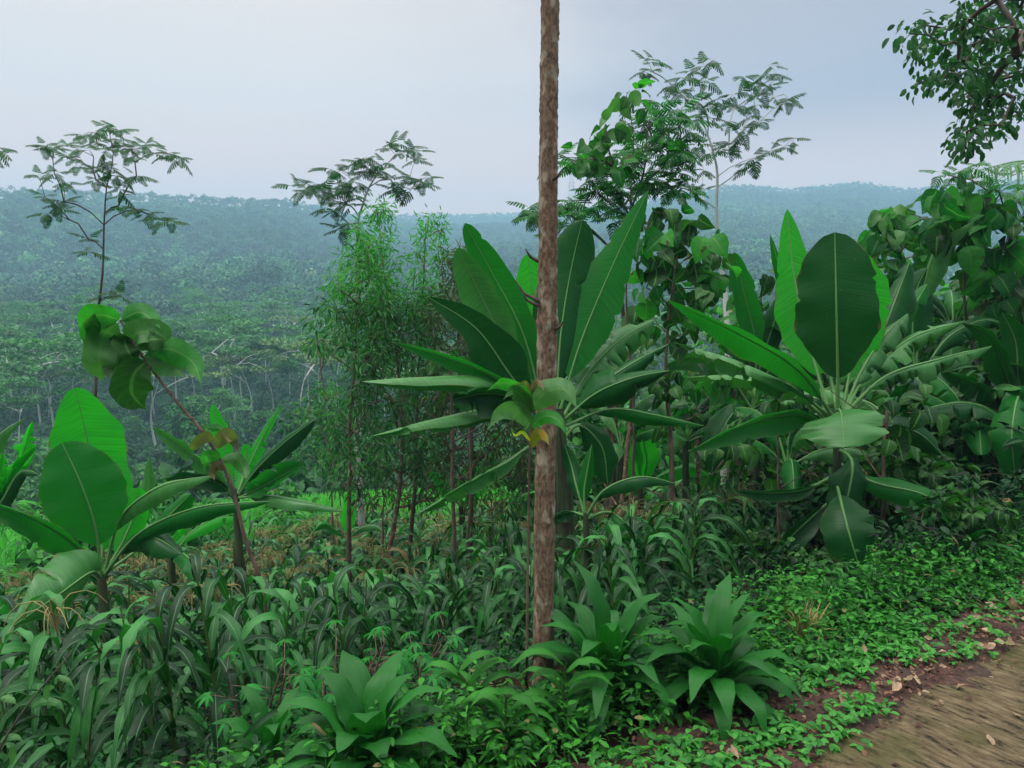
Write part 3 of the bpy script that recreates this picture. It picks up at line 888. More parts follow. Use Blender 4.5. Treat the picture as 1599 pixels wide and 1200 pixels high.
banana_px('large banana plant with one broad upright leaf facing the camera, right of the trunk', (1296, 945), 5.0, (1308, 640), [
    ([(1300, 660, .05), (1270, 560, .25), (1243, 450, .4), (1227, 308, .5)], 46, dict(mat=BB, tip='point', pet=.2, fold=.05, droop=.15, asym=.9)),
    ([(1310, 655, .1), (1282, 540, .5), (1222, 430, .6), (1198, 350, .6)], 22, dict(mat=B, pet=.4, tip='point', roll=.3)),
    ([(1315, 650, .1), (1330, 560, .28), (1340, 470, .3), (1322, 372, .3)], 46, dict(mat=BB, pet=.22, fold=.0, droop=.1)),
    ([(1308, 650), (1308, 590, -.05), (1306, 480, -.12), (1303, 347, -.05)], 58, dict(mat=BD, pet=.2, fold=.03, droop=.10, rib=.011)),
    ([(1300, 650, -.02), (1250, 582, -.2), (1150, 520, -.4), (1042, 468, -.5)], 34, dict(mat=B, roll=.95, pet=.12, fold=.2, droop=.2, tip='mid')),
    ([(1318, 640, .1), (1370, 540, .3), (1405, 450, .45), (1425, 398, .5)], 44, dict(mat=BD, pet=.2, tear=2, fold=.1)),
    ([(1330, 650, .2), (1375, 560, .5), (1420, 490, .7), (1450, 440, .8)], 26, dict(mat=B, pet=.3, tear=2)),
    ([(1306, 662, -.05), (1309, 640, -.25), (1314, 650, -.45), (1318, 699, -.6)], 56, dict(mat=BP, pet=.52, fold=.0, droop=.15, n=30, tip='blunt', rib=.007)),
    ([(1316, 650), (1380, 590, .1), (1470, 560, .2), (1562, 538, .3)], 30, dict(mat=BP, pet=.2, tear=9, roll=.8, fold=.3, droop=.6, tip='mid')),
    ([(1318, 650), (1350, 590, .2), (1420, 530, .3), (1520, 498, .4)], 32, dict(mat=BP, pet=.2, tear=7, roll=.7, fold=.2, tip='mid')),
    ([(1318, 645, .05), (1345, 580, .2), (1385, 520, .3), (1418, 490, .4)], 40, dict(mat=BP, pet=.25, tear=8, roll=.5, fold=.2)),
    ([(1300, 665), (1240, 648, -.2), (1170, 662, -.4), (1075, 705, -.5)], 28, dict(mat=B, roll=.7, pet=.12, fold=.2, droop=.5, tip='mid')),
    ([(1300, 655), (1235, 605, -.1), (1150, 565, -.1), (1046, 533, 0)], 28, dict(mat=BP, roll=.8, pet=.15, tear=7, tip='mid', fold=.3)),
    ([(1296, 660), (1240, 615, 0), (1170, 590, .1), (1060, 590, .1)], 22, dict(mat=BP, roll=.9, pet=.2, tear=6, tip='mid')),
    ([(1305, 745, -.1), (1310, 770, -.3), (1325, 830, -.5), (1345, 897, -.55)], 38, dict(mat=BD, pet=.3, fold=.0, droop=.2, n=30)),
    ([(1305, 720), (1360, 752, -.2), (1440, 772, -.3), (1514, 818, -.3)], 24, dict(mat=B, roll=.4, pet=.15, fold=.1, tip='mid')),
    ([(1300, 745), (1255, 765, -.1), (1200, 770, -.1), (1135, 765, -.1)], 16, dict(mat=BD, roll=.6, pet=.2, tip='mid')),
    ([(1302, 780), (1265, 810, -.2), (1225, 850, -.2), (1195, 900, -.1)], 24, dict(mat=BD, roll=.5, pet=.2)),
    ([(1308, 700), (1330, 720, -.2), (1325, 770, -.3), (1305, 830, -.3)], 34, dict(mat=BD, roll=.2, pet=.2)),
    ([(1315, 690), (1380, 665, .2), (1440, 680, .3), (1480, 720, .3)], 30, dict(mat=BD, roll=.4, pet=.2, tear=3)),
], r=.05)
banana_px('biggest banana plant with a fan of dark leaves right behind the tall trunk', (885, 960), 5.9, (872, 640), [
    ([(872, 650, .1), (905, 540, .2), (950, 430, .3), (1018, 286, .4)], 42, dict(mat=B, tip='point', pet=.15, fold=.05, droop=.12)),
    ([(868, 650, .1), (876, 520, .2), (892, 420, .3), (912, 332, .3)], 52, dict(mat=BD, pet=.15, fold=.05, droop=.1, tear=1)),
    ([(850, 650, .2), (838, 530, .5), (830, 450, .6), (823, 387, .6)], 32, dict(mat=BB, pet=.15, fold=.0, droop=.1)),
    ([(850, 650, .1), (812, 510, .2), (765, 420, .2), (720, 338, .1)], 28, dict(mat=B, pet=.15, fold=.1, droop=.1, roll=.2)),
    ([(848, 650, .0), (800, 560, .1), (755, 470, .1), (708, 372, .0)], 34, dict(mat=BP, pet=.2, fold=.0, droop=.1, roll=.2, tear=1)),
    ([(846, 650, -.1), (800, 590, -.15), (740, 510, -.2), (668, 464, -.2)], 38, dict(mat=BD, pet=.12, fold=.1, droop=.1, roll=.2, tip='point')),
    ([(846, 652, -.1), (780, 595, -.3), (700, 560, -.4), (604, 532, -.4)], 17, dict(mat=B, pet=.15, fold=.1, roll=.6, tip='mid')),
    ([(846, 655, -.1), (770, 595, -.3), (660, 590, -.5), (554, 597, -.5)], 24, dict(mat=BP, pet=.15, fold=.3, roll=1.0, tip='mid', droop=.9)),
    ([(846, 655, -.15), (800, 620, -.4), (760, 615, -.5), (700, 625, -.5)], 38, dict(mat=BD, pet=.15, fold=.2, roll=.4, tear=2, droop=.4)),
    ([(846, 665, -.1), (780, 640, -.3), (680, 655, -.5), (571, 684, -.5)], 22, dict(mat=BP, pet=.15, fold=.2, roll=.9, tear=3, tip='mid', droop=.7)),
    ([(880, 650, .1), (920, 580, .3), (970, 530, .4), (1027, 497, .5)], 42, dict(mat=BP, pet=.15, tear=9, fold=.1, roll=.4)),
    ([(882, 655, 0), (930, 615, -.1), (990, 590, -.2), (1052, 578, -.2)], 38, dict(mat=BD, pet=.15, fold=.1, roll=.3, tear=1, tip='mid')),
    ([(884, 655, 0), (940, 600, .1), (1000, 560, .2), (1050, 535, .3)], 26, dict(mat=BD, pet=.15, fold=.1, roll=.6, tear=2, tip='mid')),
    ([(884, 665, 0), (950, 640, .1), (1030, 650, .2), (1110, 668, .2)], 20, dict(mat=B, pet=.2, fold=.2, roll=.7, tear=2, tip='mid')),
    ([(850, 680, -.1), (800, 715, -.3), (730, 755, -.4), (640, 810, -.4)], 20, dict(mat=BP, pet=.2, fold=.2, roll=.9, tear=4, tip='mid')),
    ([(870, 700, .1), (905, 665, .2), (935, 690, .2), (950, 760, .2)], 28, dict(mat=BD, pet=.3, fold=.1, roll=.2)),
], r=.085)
banana_px('small banana sucker with a dark arching leaf, low between trunk and leaning poles', (915, 930), 5.4, (914, 800), [
    ([(914, 805), (912, 770), (918, 730), (925, 690)], 14, dict(mat=B, pet=.15, tip='mid')),
    ([(914, 805), (900, 760, .1), (890, 720, .2), (880, 690, .2)], 16, dict(mat=BD, pet=.2)),
    ([(916, 805), (945, 765, -.1), (1000, 745, -.2), (1065, 758, -.2)], 20, dict(mat=BD, pet=.2, roll=.9, fold=.3, tip='mid')),
    ([(912, 805), (890, 800), (870, 805), (850, 820)], 14, dict(mat=BD, pet=.2, roll=.7)),
    ([(916, 810), (950, 800), (980, 820, -.1), (1005, 850, -.1)], 14, dict(mat=B, pet=.25, roll=.7)),
], r=.04)
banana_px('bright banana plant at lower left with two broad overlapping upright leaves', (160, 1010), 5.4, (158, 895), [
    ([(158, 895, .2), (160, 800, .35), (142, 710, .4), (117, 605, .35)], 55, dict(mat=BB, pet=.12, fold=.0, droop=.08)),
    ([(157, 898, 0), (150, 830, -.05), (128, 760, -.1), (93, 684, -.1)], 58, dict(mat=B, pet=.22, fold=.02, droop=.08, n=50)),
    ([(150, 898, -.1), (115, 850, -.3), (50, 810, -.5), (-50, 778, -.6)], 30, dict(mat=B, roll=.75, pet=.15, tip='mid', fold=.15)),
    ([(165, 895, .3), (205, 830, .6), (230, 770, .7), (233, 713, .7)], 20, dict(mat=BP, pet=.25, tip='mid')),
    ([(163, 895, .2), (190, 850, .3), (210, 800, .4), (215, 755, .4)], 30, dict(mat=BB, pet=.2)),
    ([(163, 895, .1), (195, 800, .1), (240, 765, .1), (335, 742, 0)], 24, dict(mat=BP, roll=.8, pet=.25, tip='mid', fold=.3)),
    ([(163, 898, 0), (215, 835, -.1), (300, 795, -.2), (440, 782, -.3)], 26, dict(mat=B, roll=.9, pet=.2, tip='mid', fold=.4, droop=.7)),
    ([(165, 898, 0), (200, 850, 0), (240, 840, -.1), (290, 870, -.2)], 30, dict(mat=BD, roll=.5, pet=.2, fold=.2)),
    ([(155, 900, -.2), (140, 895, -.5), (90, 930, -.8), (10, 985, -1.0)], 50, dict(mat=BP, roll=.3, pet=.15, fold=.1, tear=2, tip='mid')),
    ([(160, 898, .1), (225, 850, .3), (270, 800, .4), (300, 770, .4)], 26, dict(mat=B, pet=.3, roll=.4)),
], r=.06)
banana_px('yellow-green banana plant cut off by the left edge', (-40, 950), 7.2, (-30, 830), [
    ([(-25, 830), (10, 760), (35, 710), (54, 648)], 17, dict(mat=BB, pet=.2, tear=3)),
    ([(-30, 830), (-25, 740), (0, 680), (48, 648)], 18, dict(mat=BP, pet=.2, roll=.8, tip='mid')),
    ([(-25, 830), (0, 790), (30, 740), (62, 690)], 22, dict(mat=BB, pet=.2, tear=4, roll=.3)),
    ([(-25, 835), (5, 780, -.2), (40, 735, -.2), (70, 745, -.2)], 14, dict(mat=BD, pet=.2, roll=.7)),
    ([(-30, 830), (-10, 790), (0, 740), (5, 700)], 24, dict(mat=BB, pet=.2, tear=3)),
], r=.07)
banana_px('banana plant with five thin spreading leaves behind the leaning sapling', (368, 850), 8.2, (368, 770), [
    ([(366, 775), (358, 730), (345, 680), (330, 626)], 17, dict(mat=BB, pet=.15)),
    ([(364, 775), (335, 740, -.2), (290, 705, -.3), (233, 664, -.4)], 17, dict(mat=BP, pet=.15, roll=.3, tear=2)),
    ([(370, 775), (388, 730, .1), (412, 680, .2), (444, 626, .2)], 13, dict(mat=BB, pet=.2, roll=.2, tip='mid', tear=2)),
    ([(372, 775), (395, 740, -.1), (440, 695, -.2), (496, 652, -.3)], 19, dict(mat=BD, pet=.15, roll=.3, tear=2)),
    ([(372, 778), (410, 760, -.2), (445, 740, -.3), (478, 722, -.4)], 24, dict(mat=B, pet=.15, roll=.1, tear=2)),
    ([(364, 778), (340, 755, -.2), (300, 745, -.3), (255, 750, -.3)], 18, dict(mat=BD, pet=.15, roll=.5)),
    ([(370, 778), (420, 775, -.3), (480, 785, -.5), (545, 800, -.6)], 17, dict(mat=BP, pet=.15, roll=.8, tip='mid')),
    ([(370, 775), (380, 740, .3), (385, 710, .4), (382, 690, .4)], 18, dict(mat=BB, pet=.15)),
], r=.07)
banana_px('banana plant half hidden at the right edge with a big hanging leaf', (1600, 900), 6.3, (1598, 660), [
    ([(1596, 665), (1590, 620, -.3), (1580, 680, -.6), (1588, 770, -.6)], 30, dict(mat=B, pet=.2, tear=3)),
    ([(1596, 660), (1570, 580, -.1), (1540, 520, -.2), (1490, 500, -.2)], 26, dict(mat=BD, pet=.2, roll=.5, tip='mid')),
    ([(1600, 660), (1590, 590), (1585, 530), (1560, 480)], 30, dict(mat=BD, pet=.2)),
    ([(1602, 660), (1620, 560), (1640, 480), (1650, 420)], 36, dict(mat=B, pet=.2)),
    ([(1594, 670), (1550, 640), (1490, 630), (1430, 650)], 24, dict(mat=BP, pet=.2, roll=.8, tear=4, tip='mid')),
    ([(1596, 670), (1560, 625), (1500, 590), (1460, 575)], 24, dict(mat=BD, pet=.2, roll=.7, tear=4)),
    ([(1605, 670), (1660, 640), (1720, 660), (1760, 720)], 30, dict(mat=B, pet=.2, roll=.5)),
], r=.07)
banana_px('banana plant behind the large right one with a pale leaf curving up to the right', (1440, 860), 7.4, (1430, 590), [
    ([(1430, 595), (1440, 460), (1475, 375, -.1), (1523, 345, -.2)], 24, dict(mat=BP, pet=.45, roll=.7, tip='mid', fold=.3)),
    ([(1430, 595), (1425, 520), (1432, 450), (1452, 410)], 34, dict(mat=BD, pet=.2)),
    ([(1432, 595), (1490, 520), (1540, 500), (1590, 520)], 24, dict(mat=BD, pet=.2, roll=.5, tear=3)),
    ([(1428, 600), (1390, 570), (1350, 580), (1310, 620)], 26, dict(mat=BD, pet=.2, roll=.5)),
    ([(1432, 600), (1480, 600, -.3), (1530, 620, -.4), (1560, 680, -.4)], 30, dict(mat=BD, pet=.2, roll=.3)),
    ([(1430, 600), (1455, 570, -.3), (1465, 630, -.6), (1460, 720, -.6)], 44, dict(mat=BD, pet=.2, roll=.1)),
    ([(1430, 600), (1400, 640, -.3), (1400, 700, -.4), (1410, 770, -.4)], 36, dict(mat=BD, pet=.2, roll=.1)),
], r=.07)
banana_px('banana plant with dull drooping leaves between the poles and the large right one', (1180, 860), 8.0, (1175, 640), [
    ([(1175, 640), (1180, 540), (1160, 450), (1145, 390)], 24, dict(mat=B, pet=.3)),
    ([(1175, 640), (1130, 580), (1090, 560), (1030, 575)], 22, dict(mat=BP, pet=.2, roll=.6, tear=4)),
    ([(1175, 640), (1210, 570), (1250, 560), (1290, 600)], 24, dict(mat=BD, pet=.2, roll=.5)),
    ([(1175, 640), (1150, 640, -.3), (1120, 690, -.5), (1110, 750, -.5)], 26, dict(mat=BD, pet=.2, roll=.2)),
    ([(1175, 640), (1200, 630, -.3), (1225, 680, -.5), (1235, 740, -.5)], 26, dict(mat=B, pet=.2, roll=.2)),
    ([(1175, 640), (1185, 580), (1210, 500), (1225, 450)], 26, dict(mat=BD, pet=.2)),
], r=.06)
banana_px('lone pale banana sprout standing in the bright paddy edge', (545, 860), 11.5, (545, 840), [
    ([(545, 842), (543, 815), (546, 790), (548, 768)], 15, dict(mat=BB, pet=.1)),
    ([(545, 842), (525, 830), (505, 820), (490, 830)], 7, dict(mat=B, pet=.1, roll=.6)),
    ([(545, 842), (565, 825), (585, 822), (600, 832)], 7, dict(mat=BP, pet=.1, roll=.6)),
], r=.06)
banana_px('backlit banana sprout seen between two thin poles left of the trunk', (720, 830), 10.0, (720, 790), [
    ([(720, 792), (700, 770), (685, 750), (672, 735)], 14, dict(mat=BB, pet=.1)),
    ([(720, 792), (745, 765), (762, 745), (770, 725)], 16, dict(mat=BB, pet=.1)),
    ([(720, 792), (722, 760), (735, 735), (750, 715)], 14, dict(mat=BB, pet=.1)),
], r=.06)
banana_px('bright backlit banana plant behind the leaning poles right of the trunk', (1000, 800), 10.0, (1000, 760), [
    ([(1000, 765), (985, 720), (975, 680), (970, 645)], 26, dict(mat=BB, pet=.1)),
    ([(1000, 765), (1010, 720), (1005, 690), (1000, 650)], 24, dict(mat=BB, pet=.1)),
    ([(1000, 765), (1040, 740), (1080, 730), (1110, 745)], 16, dict(mat=BB, pet=.1, roll=.6)),
    ([(1000, 765), (960, 740), (930, 730), (900, 750)], 16, dict(mat=B, pet=.1, roll=.6)),
], r=.07)

def banana_wild(label, px, Y, h, n, ln, mats, tear=4):
    p = at(px, 700, Y); b = P3(p[0], p[1]); cr = b + np.array([rng.normal() * .05, 0, h])
    t = thing('banana_plant', label, 'banana plant', b)
    sp = Soup(); sp.tube(curve([b - np.array([0, 0, .05]), (b + cr) / 2 + np.array([.02, 0, 0]), cr], 10), np.linspace(.07, .035, 10), 12)
    sp.build('pseudostem', M['pseudostem'], t)
    for k in range(n):
        a = k * 2.4 + rng.normal() * .3; e = R(78 - 62 * (k + .5) / n) + rng.normal() * .08
        l = ln * rng.uniform(.8, 1.1); hh = np.array([math.cos(a), math.sin(a), 0]); z = np.array([0, 0, 1.0])
        d1 = hh * math.cos(e) + z * math.sin(e); e2 = e - R(30); d2 = hh * math.cos(e2) + z * math.sin(e2); e3 = e2 - R(35); d3 = hh * math.cos(e3) + z * math.sin(e3)
        p0 = cr - z * .05; p1 = p0 + d1 * l * .4; p2 = p1 + d2 * l * .33; p3 = p2 + d3 * l * .3
        banana_leaf(t, [p0, p1, p2, p3], rng.uniform(.12, .17) * ln / 1.1, mat=mats[k % len(mats)], horiz=True, tear=int(rng.integers(1, tear + 1)), fold=.15, pet=.18)
for lb, px_, Y_, h_, n_, ln_, mt_ in [
    ('ragged banana plant in the shade just behind the poles', 1075, 9.3, 1.9, 9, 1.1, (BD, BP, B)),
    ('low ragged banana plant left of the large right one, leaves drooping over the corn', 1225, 6.6, 1.0, 8, .95, (BD, B, BP)),
    ('shaded banana plant directly right of the large right one', 1385, 6.2, 1.05, 9, .95, (BD, BP, BD)),
    ('banana plant low in the dark corner under the right-edge foliage', 1500, 6.6, .85, 9, .95, (BD, B, BP)),
    ('ragged banana plant behind the fan banana, right of the trunk', 960, 8.6, 1.9, 8, 1.0, (BD, BP, B)),
    ('tall banana plant far back between the large right one and the right-edge tree', 1470, 9.5, 2.4, 8, 1.2, (B, BD, BP)),
    ('low banana plant at the left edge in front of the yellow-green one', 35, 6.6, 1.1, 7, .9, (B, BB, BP)),
    ('fresh banana plant behind the two-leaved bright one at left', 250, 8.4, 1.6, 7, 1.0, (BB, BP, B))]:
    banana_wild(lb, px_, Y_, h_, n_, ln_, mt_)

# ------------------------------------------------------------------ broad-leaved saplings
def broad_leaf(parent, pts, hw, mat, roll=0.0, fold=.15, droop=.3, **kw):
    V, F, UV, P = blade(pts, hw, roll=roll, fold=fold, droop=droop * .6, n=22, cols=6, tip='ovate', wob=.025, **kw)
    sp = Soup(); sp.add(V, F, UV)
    return sp.build('leaf', M[mat], parent)
def leaning_sapling():
    Y = 4.6
    tr = px_trunk([(405, 900), (385, 850), (370, 790), (345, 720), (320, 680), (270, 620), (225, 560), (205, 530), (188, 500)], Y)
    t = thing('broadleaf_sapling', 'leaning sapling with a drooping bunch of big round leaves at its tip, upper left', 'sapling', tr[0] + np.array([0, 0, .05]))
    P = curve(tr, 60)
    sp = Soup(); sp.tube(P, np.interp(np.arange(60), [0, 40, 59], [.017, .011, .006]), 8)
    for k in (38, 44, 48, 52, 55, 57, 35): sp.tube([P[k], P[k] + np.array([.0, 0, .012])], [.017, .012], 7)
    sp.build('stem', M['bark_red'], t)
    for pts, hw, mt, rl in [
        ([(186, 500), (160, 492), (140, 510), (134, 560)], 22, 'teak', .3), ([(184, 505), (165, 520), (155, 560), (160, 600)], 30, 'teak_pale', .1),
        ([(190, 500), (215, 488), (238, 500), (252, 515)], 18, 'teak', .2), ([(184, 500), (165, 495), (145, 500), (132, 520)], 14, 'teak_pale', .6),
        ([(206, 530), (190, 548), (180, 580), (183, 607)], 24, 'teak_dark', .2), ([(206, 530), (215, 520), (245, 520), (272, 545)], 22, 'teak_pale', .3),
        ([(228, 565), (212, 580), (205, 610), (228, 641)], 32, 'teak_dark', .1), ([(224, 558), (245, 558), (270, 572), (288, 592)], 24, 'teak_pale', .3),
        ([(230, 560), (262, 545), (295, 560), (316, 602)], 22, 'teak', .2), ([(212, 540), (240, 530), (272, 540), (292, 566)], 18, 'teak_dark', .5),
        ([(200, 520), (195, 530), (202, 552), (216, 570)], 20, 'teak_dark', .2), ([(190, 502), (205, 495), (225, 500), (240, 530)], 16, 'teak', .4),
        ([(335, 690), (320, 682), (310, 690), (300, 705)], 9, 'red_leaf', .1), ([(338, 700), (350, 682), (365, 690), (375, 715)], 12, 'red_leaf', .1),
        ([(345, 715), (330, 712), (320, 725), (318, 745)], 10, 'teak', .2), ([(345, 720), (365, 715), (380, 730), (385, 750)], 12, 'teak_pale', .3),
        ([(350, 735), (338, 728), (332, 740), (336, 752)], 8, 'red_leaf', .1), ([(330, 685), (322, 670), (340, 668), (352, 678)], 8, 'teak', .1)]:
        broad_leaf(t, [at(a, b, Y + rng.uniform(-.12, .12) * (k > 0)) for k, (a, b) in enumerate(pts)], hw * Y / FPX, mt, rl)
leaning_sapling()
def trunk_sapling():
    Y = hit(847, 1092)[1] - .10
    tr = [P3(*at(822, 1060, Y)[:2], -.03), at(824, 900, Y), at(826, 760, Y), at(828, 680, Y), at(830, 600, Y)]
    t = thing('broadleaf_sapling', 'thin sapling hugging the tall trunk, its pale green leaves crossing the bark', 'sapling', P3(*at(822, 1060, Y)[:2]))
    sp = Soup(); sp.tube(curve(tr, 30), np.linspace(.006, .004, 30), 7)
    sp.build('stem', M['bark_red'], t)
    for pts, hw, mt, rl in [
        ([(829, 640), (815, 612), (785, 598), (758, 612)], 14, 'teak', .5), ([(829, 645), (815, 620), (800, 610), (785, 625)], 14, 'teak_pale', .3),
        ([(830, 640), (850, 615), (880, 608), (903, 640)], 22, 'teak_pale', .2), ([(829, 665), (805, 640), (780, 645), (762, 672)], 16, 'teak_pale', .3),
        ([(829, 668), (850, 650), (870, 655), (885, 680)], 12, 'teak', .3), ([(829, 700), (840, 678), (850, 682), (858, 697)], 9, 'orange_leaf', .1),
        ([(829, 690), (815, 675), (805, 680), (798, 672)], 3, 'yellow', .3), ([(829, 620), (820, 598), (812, 600), (803, 598)], 4, 'red_leaf', .3), ([(829, 615), (838, 597), (846, 602), (850, 612)], 5, 'red_leaf', .3)]:
        broad_leaf(t, [at(a, b, Y - .04 * k) for k, (a, b) in enumerate(pts)], hw * Y / FPX, mt, rl)
trunk_sapling()
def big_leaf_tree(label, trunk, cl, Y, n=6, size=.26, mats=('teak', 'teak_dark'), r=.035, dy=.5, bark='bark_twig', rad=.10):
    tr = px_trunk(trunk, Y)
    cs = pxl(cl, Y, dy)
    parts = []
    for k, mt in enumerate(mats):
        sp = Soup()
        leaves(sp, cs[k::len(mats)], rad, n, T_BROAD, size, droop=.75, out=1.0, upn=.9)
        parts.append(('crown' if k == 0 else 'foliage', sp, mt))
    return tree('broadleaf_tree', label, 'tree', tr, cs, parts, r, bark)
big_leaf_tree('slim broad-leaved tree whose tip rises above the dark feathery crown right of the trunk', [(985, 830), (990, 640), (978, 470), (985, 300), (988, 200), (978, 150)],
    [(978, 146), (990, 158), (968, 188), (935, 215), (915, 240), (900, 250), (950, 240), (960, 262), (930, 250), (925, 228), (945, 205)], 7.2, n=6, size=.18, mats=('teak_pale', 'teak'), r=.02, dy=.25)
big_leaf_tree('bushy broad-leaved tree between the fan banana and the white-trunked tree', [(1050, 860), (1048, 700), (1040, 560), (1050, 450), (1060, 380)],
    [(1060, 350), (1085, 345), (1100, 370), (1115, 390), (1040, 370), (1020, 400), (1050, 400), (1080, 400), (1100, 420), (1030, 430), (1060, 440), (1085, 450), (1010, 450), (1040, 470), (1075, 480), (1105, 460), (1000, 350), (1020, 330), (1010, 380), (1045, 325), (1130, 430), (1000, 480), (1030, 510), (1070, 520)], 7.6, n=6, size=.24, r=.04)
big_leaf_tree('round-topped broad-leaved tree rising right of the large right banana plant', [(1400, 800), (1400, 650), (1395, 520), (1400, 420)],
    [(1365, 350), (1385, 335), (1405, 330), (1425, 335), (1375, 370), (1400, 360), (1425, 365), (1445, 380), (1380, 395), (1405, 395), (1430, 400), (1360, 390), (1390, 425), (1415, 430), (1450, 350), (1370, 430), (1440, 430)], 9.0, n=8, size=.26, mats=('teak', 'teak_pale'), r=.04)
big_leaf_tree('broad-leaved tree crowding the right edge below the overhanging branch', [(1530, 800), (1528, 600), (1505, 450), (1510, 380)],
    [(1470, 300), (1490, 310), (1510, 300), (1530, 320), (1480, 335), (1505, 345), (1540, 350), (1465, 355), (1560, 330), (1580, 350), (1570, 385), (1590, 400), (1550, 400), (1575, 430), (1540, 430), (1595, 440), (1500, 375), (1520, 410), (1600, 330), (1600, 480), (1560, 470), (1580, 510)], 7.8, n=8, size=.28, r=.045)
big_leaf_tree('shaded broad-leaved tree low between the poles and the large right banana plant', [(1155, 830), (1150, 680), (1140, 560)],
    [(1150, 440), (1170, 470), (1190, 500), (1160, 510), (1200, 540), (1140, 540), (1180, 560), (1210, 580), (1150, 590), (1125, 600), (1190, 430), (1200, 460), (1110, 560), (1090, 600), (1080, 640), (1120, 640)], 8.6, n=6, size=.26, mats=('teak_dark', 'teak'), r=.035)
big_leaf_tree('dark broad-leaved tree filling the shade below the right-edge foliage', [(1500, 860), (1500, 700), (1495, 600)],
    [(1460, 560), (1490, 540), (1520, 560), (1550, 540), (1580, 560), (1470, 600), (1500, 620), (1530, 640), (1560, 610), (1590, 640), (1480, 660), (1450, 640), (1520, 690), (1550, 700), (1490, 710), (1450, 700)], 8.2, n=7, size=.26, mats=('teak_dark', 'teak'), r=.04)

# bare thin poles / young trunks in the field
def pole(label, pts, Y, r, bark='bark_twig', stubs=3):
    tr = px_trunk(pts, Y)
    t = thing('young_tree', label, 'tree', tr[0] + np.array([0, 0, .05]))
    P = curve(tr, 30)
    P = P + np.cumsum(rng.normal(size=P.shape) * np.array([.004, .004, 0]), axis=0)
    sp = Soup(); sp.tube(P, np.linspace(r, r * .6, 30) * (1 + .08 * rng.normal(size=30)), 8)
    for k in range(stubs):
        q = P[int(rng.integers(12, 27))]; a = rng.uniform(0, 6.28); ln = rng.uniform(.2, .6)
        d = np.array([math.cos(a), math.sin(a) * .5, .5])
        sp.tube([q, q + d * ln * .5, q + d * ln + np.array([0, 0, .03])], [r * .4, r * .25, .002], 5)
    sp.build('trunk', M[bark], t)
    # sparse tuft at the top
    top = P[-1]
    s2 = Soup(); leaves(s2, [top + rng.normal(size=3) * .12 for _ in range(6)], .15, 5, T_BROAD, .16, droop=.6)
    s2.build('crown', M['teak_dark'], t)
pole('thin dark upright trunk, left one of the close pair left of the tall trunk', [(711, 870), (709, 760), (708, 560)], 8.0, .026)
pole('thin dark upright trunk, right one of the close pair left of the tall trunk', [(731, 860), (735, 760), (736, 600)], 8.4, .022)
pole('pale brown leaning pole tree right of the tall trunk', [(966, 830), (978, 740), (988, 650), (992, 590)], 7.4, .034, 'bark_main', 1)
pole('reddish upright young trunk forking low, right of the pale leaning pole', [(1053, 850), (1047, 720), (1040, 610)], 7.4, .026, 'bark_red', 2)
pole('short stout trunk with peeling bark in the shade behind the poles', [(1090, 790), (1092, 720), (1093, 650)], 10, .05, 'bark_main', 0)
pole('crooked dark trunk standing before the corn near the white-trunked tree', [(1160, 790), (1155, 700), (1148, 600)], 8.6, .034, 'bark_twig', 1)
pole('very thin straight trunk left of the large right banana plant', [(1216, 900), (1218, 760), (1217, 640)], 5.6, .012, 'bark_twig', 1)
pole('slender knobbly stem just right of the large right banana plant', [(1378, 930), (1381, 780), (1379, 640)], 4.9, .017, 'bark_red', 2)
pole('long thin stick slanting up to the right over the corn', [(1040, 880), (1075, 800), (1140, 700)], 6.0, .009, 'bark_twig', 0)
pole('dim trunk in the deep shade near the right edge', [(1545, 830), (1535, 740), (1525, 640)], 8.2, .04, 'bark_red', 1)

# slender-leaved trees (willow-like) left of the trunk
def slender(label, trunk, cols, Y, nleaf, mat_tip='lance_tip', mat='lance', r=.04, dy=.75, ls=.095, bark='bark_red'):
    tr = px_trunk(trunk, Y)
    cl = []
    for (x0, x1, y0, y1, n) in cols:
        for _ in range(n):
            v = rng.uniform(0, 1)
            taper = .35 + .65 * min(1, v * 3)
            cx = (x0 + x1) / 2
            cl.append(at(cx + (rng.uniform(x0, x1) - cx) * taper, y0 + (y1 - y0) * v, Y + rng.uniform(-dy, dy) * taper))
    cl = np.array(cl)
    z = cl[:, 2]; q = np.quantile(z, .72)
    hi, lo = cl[z > q], cl[z <= q]
    s1, s2 = Soup(), Soup()
    leaves(s1, hi, .13, int(nleaf * .9), T_LANCE, ls, droop=.35, out=.8, upn=.6, flat=1.3)
    leaves(s2, lo, .15, nleaf, T_LANCE, ls * 1.05, droop=.6, out=.8, upn=.6, flat=1.2)
    tree('slender_leaved_tree', label, 'tree', tr, cl, [('crown', s1, mat_tip), ('foliage', s2, mat)], r, bark, r_tip=.003, up=1.0)
slender('bright slender-leaved tree, leftmost of the willowy clump, trunk bare below', [(545, 880), (545, 760), (547, 640), (555, 560), (560, 470), (575, 400)],
        [(515, 605, 350, 700, 85), (535, 610, 380, 560, 34), (490, 545, 420, 560, 20), (520, 600, 620, 780, 26)], 9.0, 30, r=.04)
slender('tall narrow light-green spire of slender leaves in the middle of the willowy clump', [(607, 870), (622, 780), (628, 700), (620, 560), (600, 430), (592, 340)],
        [(560, 630, 325, 520, 52), (560, 680, 430, 740, 95)], 9.6, 30, r=.04, bark='bark_main')
slender('slender-leaved tree with a second light tip, right side of the willowy clump', [(640, 860), (648, 760), (652, 620), (660, 470), (665, 350)],
        [(640, 705, 338, 520, 50), (610, 710, 450, 740, 90)], 10.2, 30, r=.04)
slender('browning slender-leaved tree beside the banana fan', [(735, 850), (738, 700), (725, 560), (705, 440)],
        [(670, 750, 390, 660, 120), (680, 830, 540, 760, 110)], 9.2, 26, mat='lance_brown', mat_tip='lance_brown', r=.03)
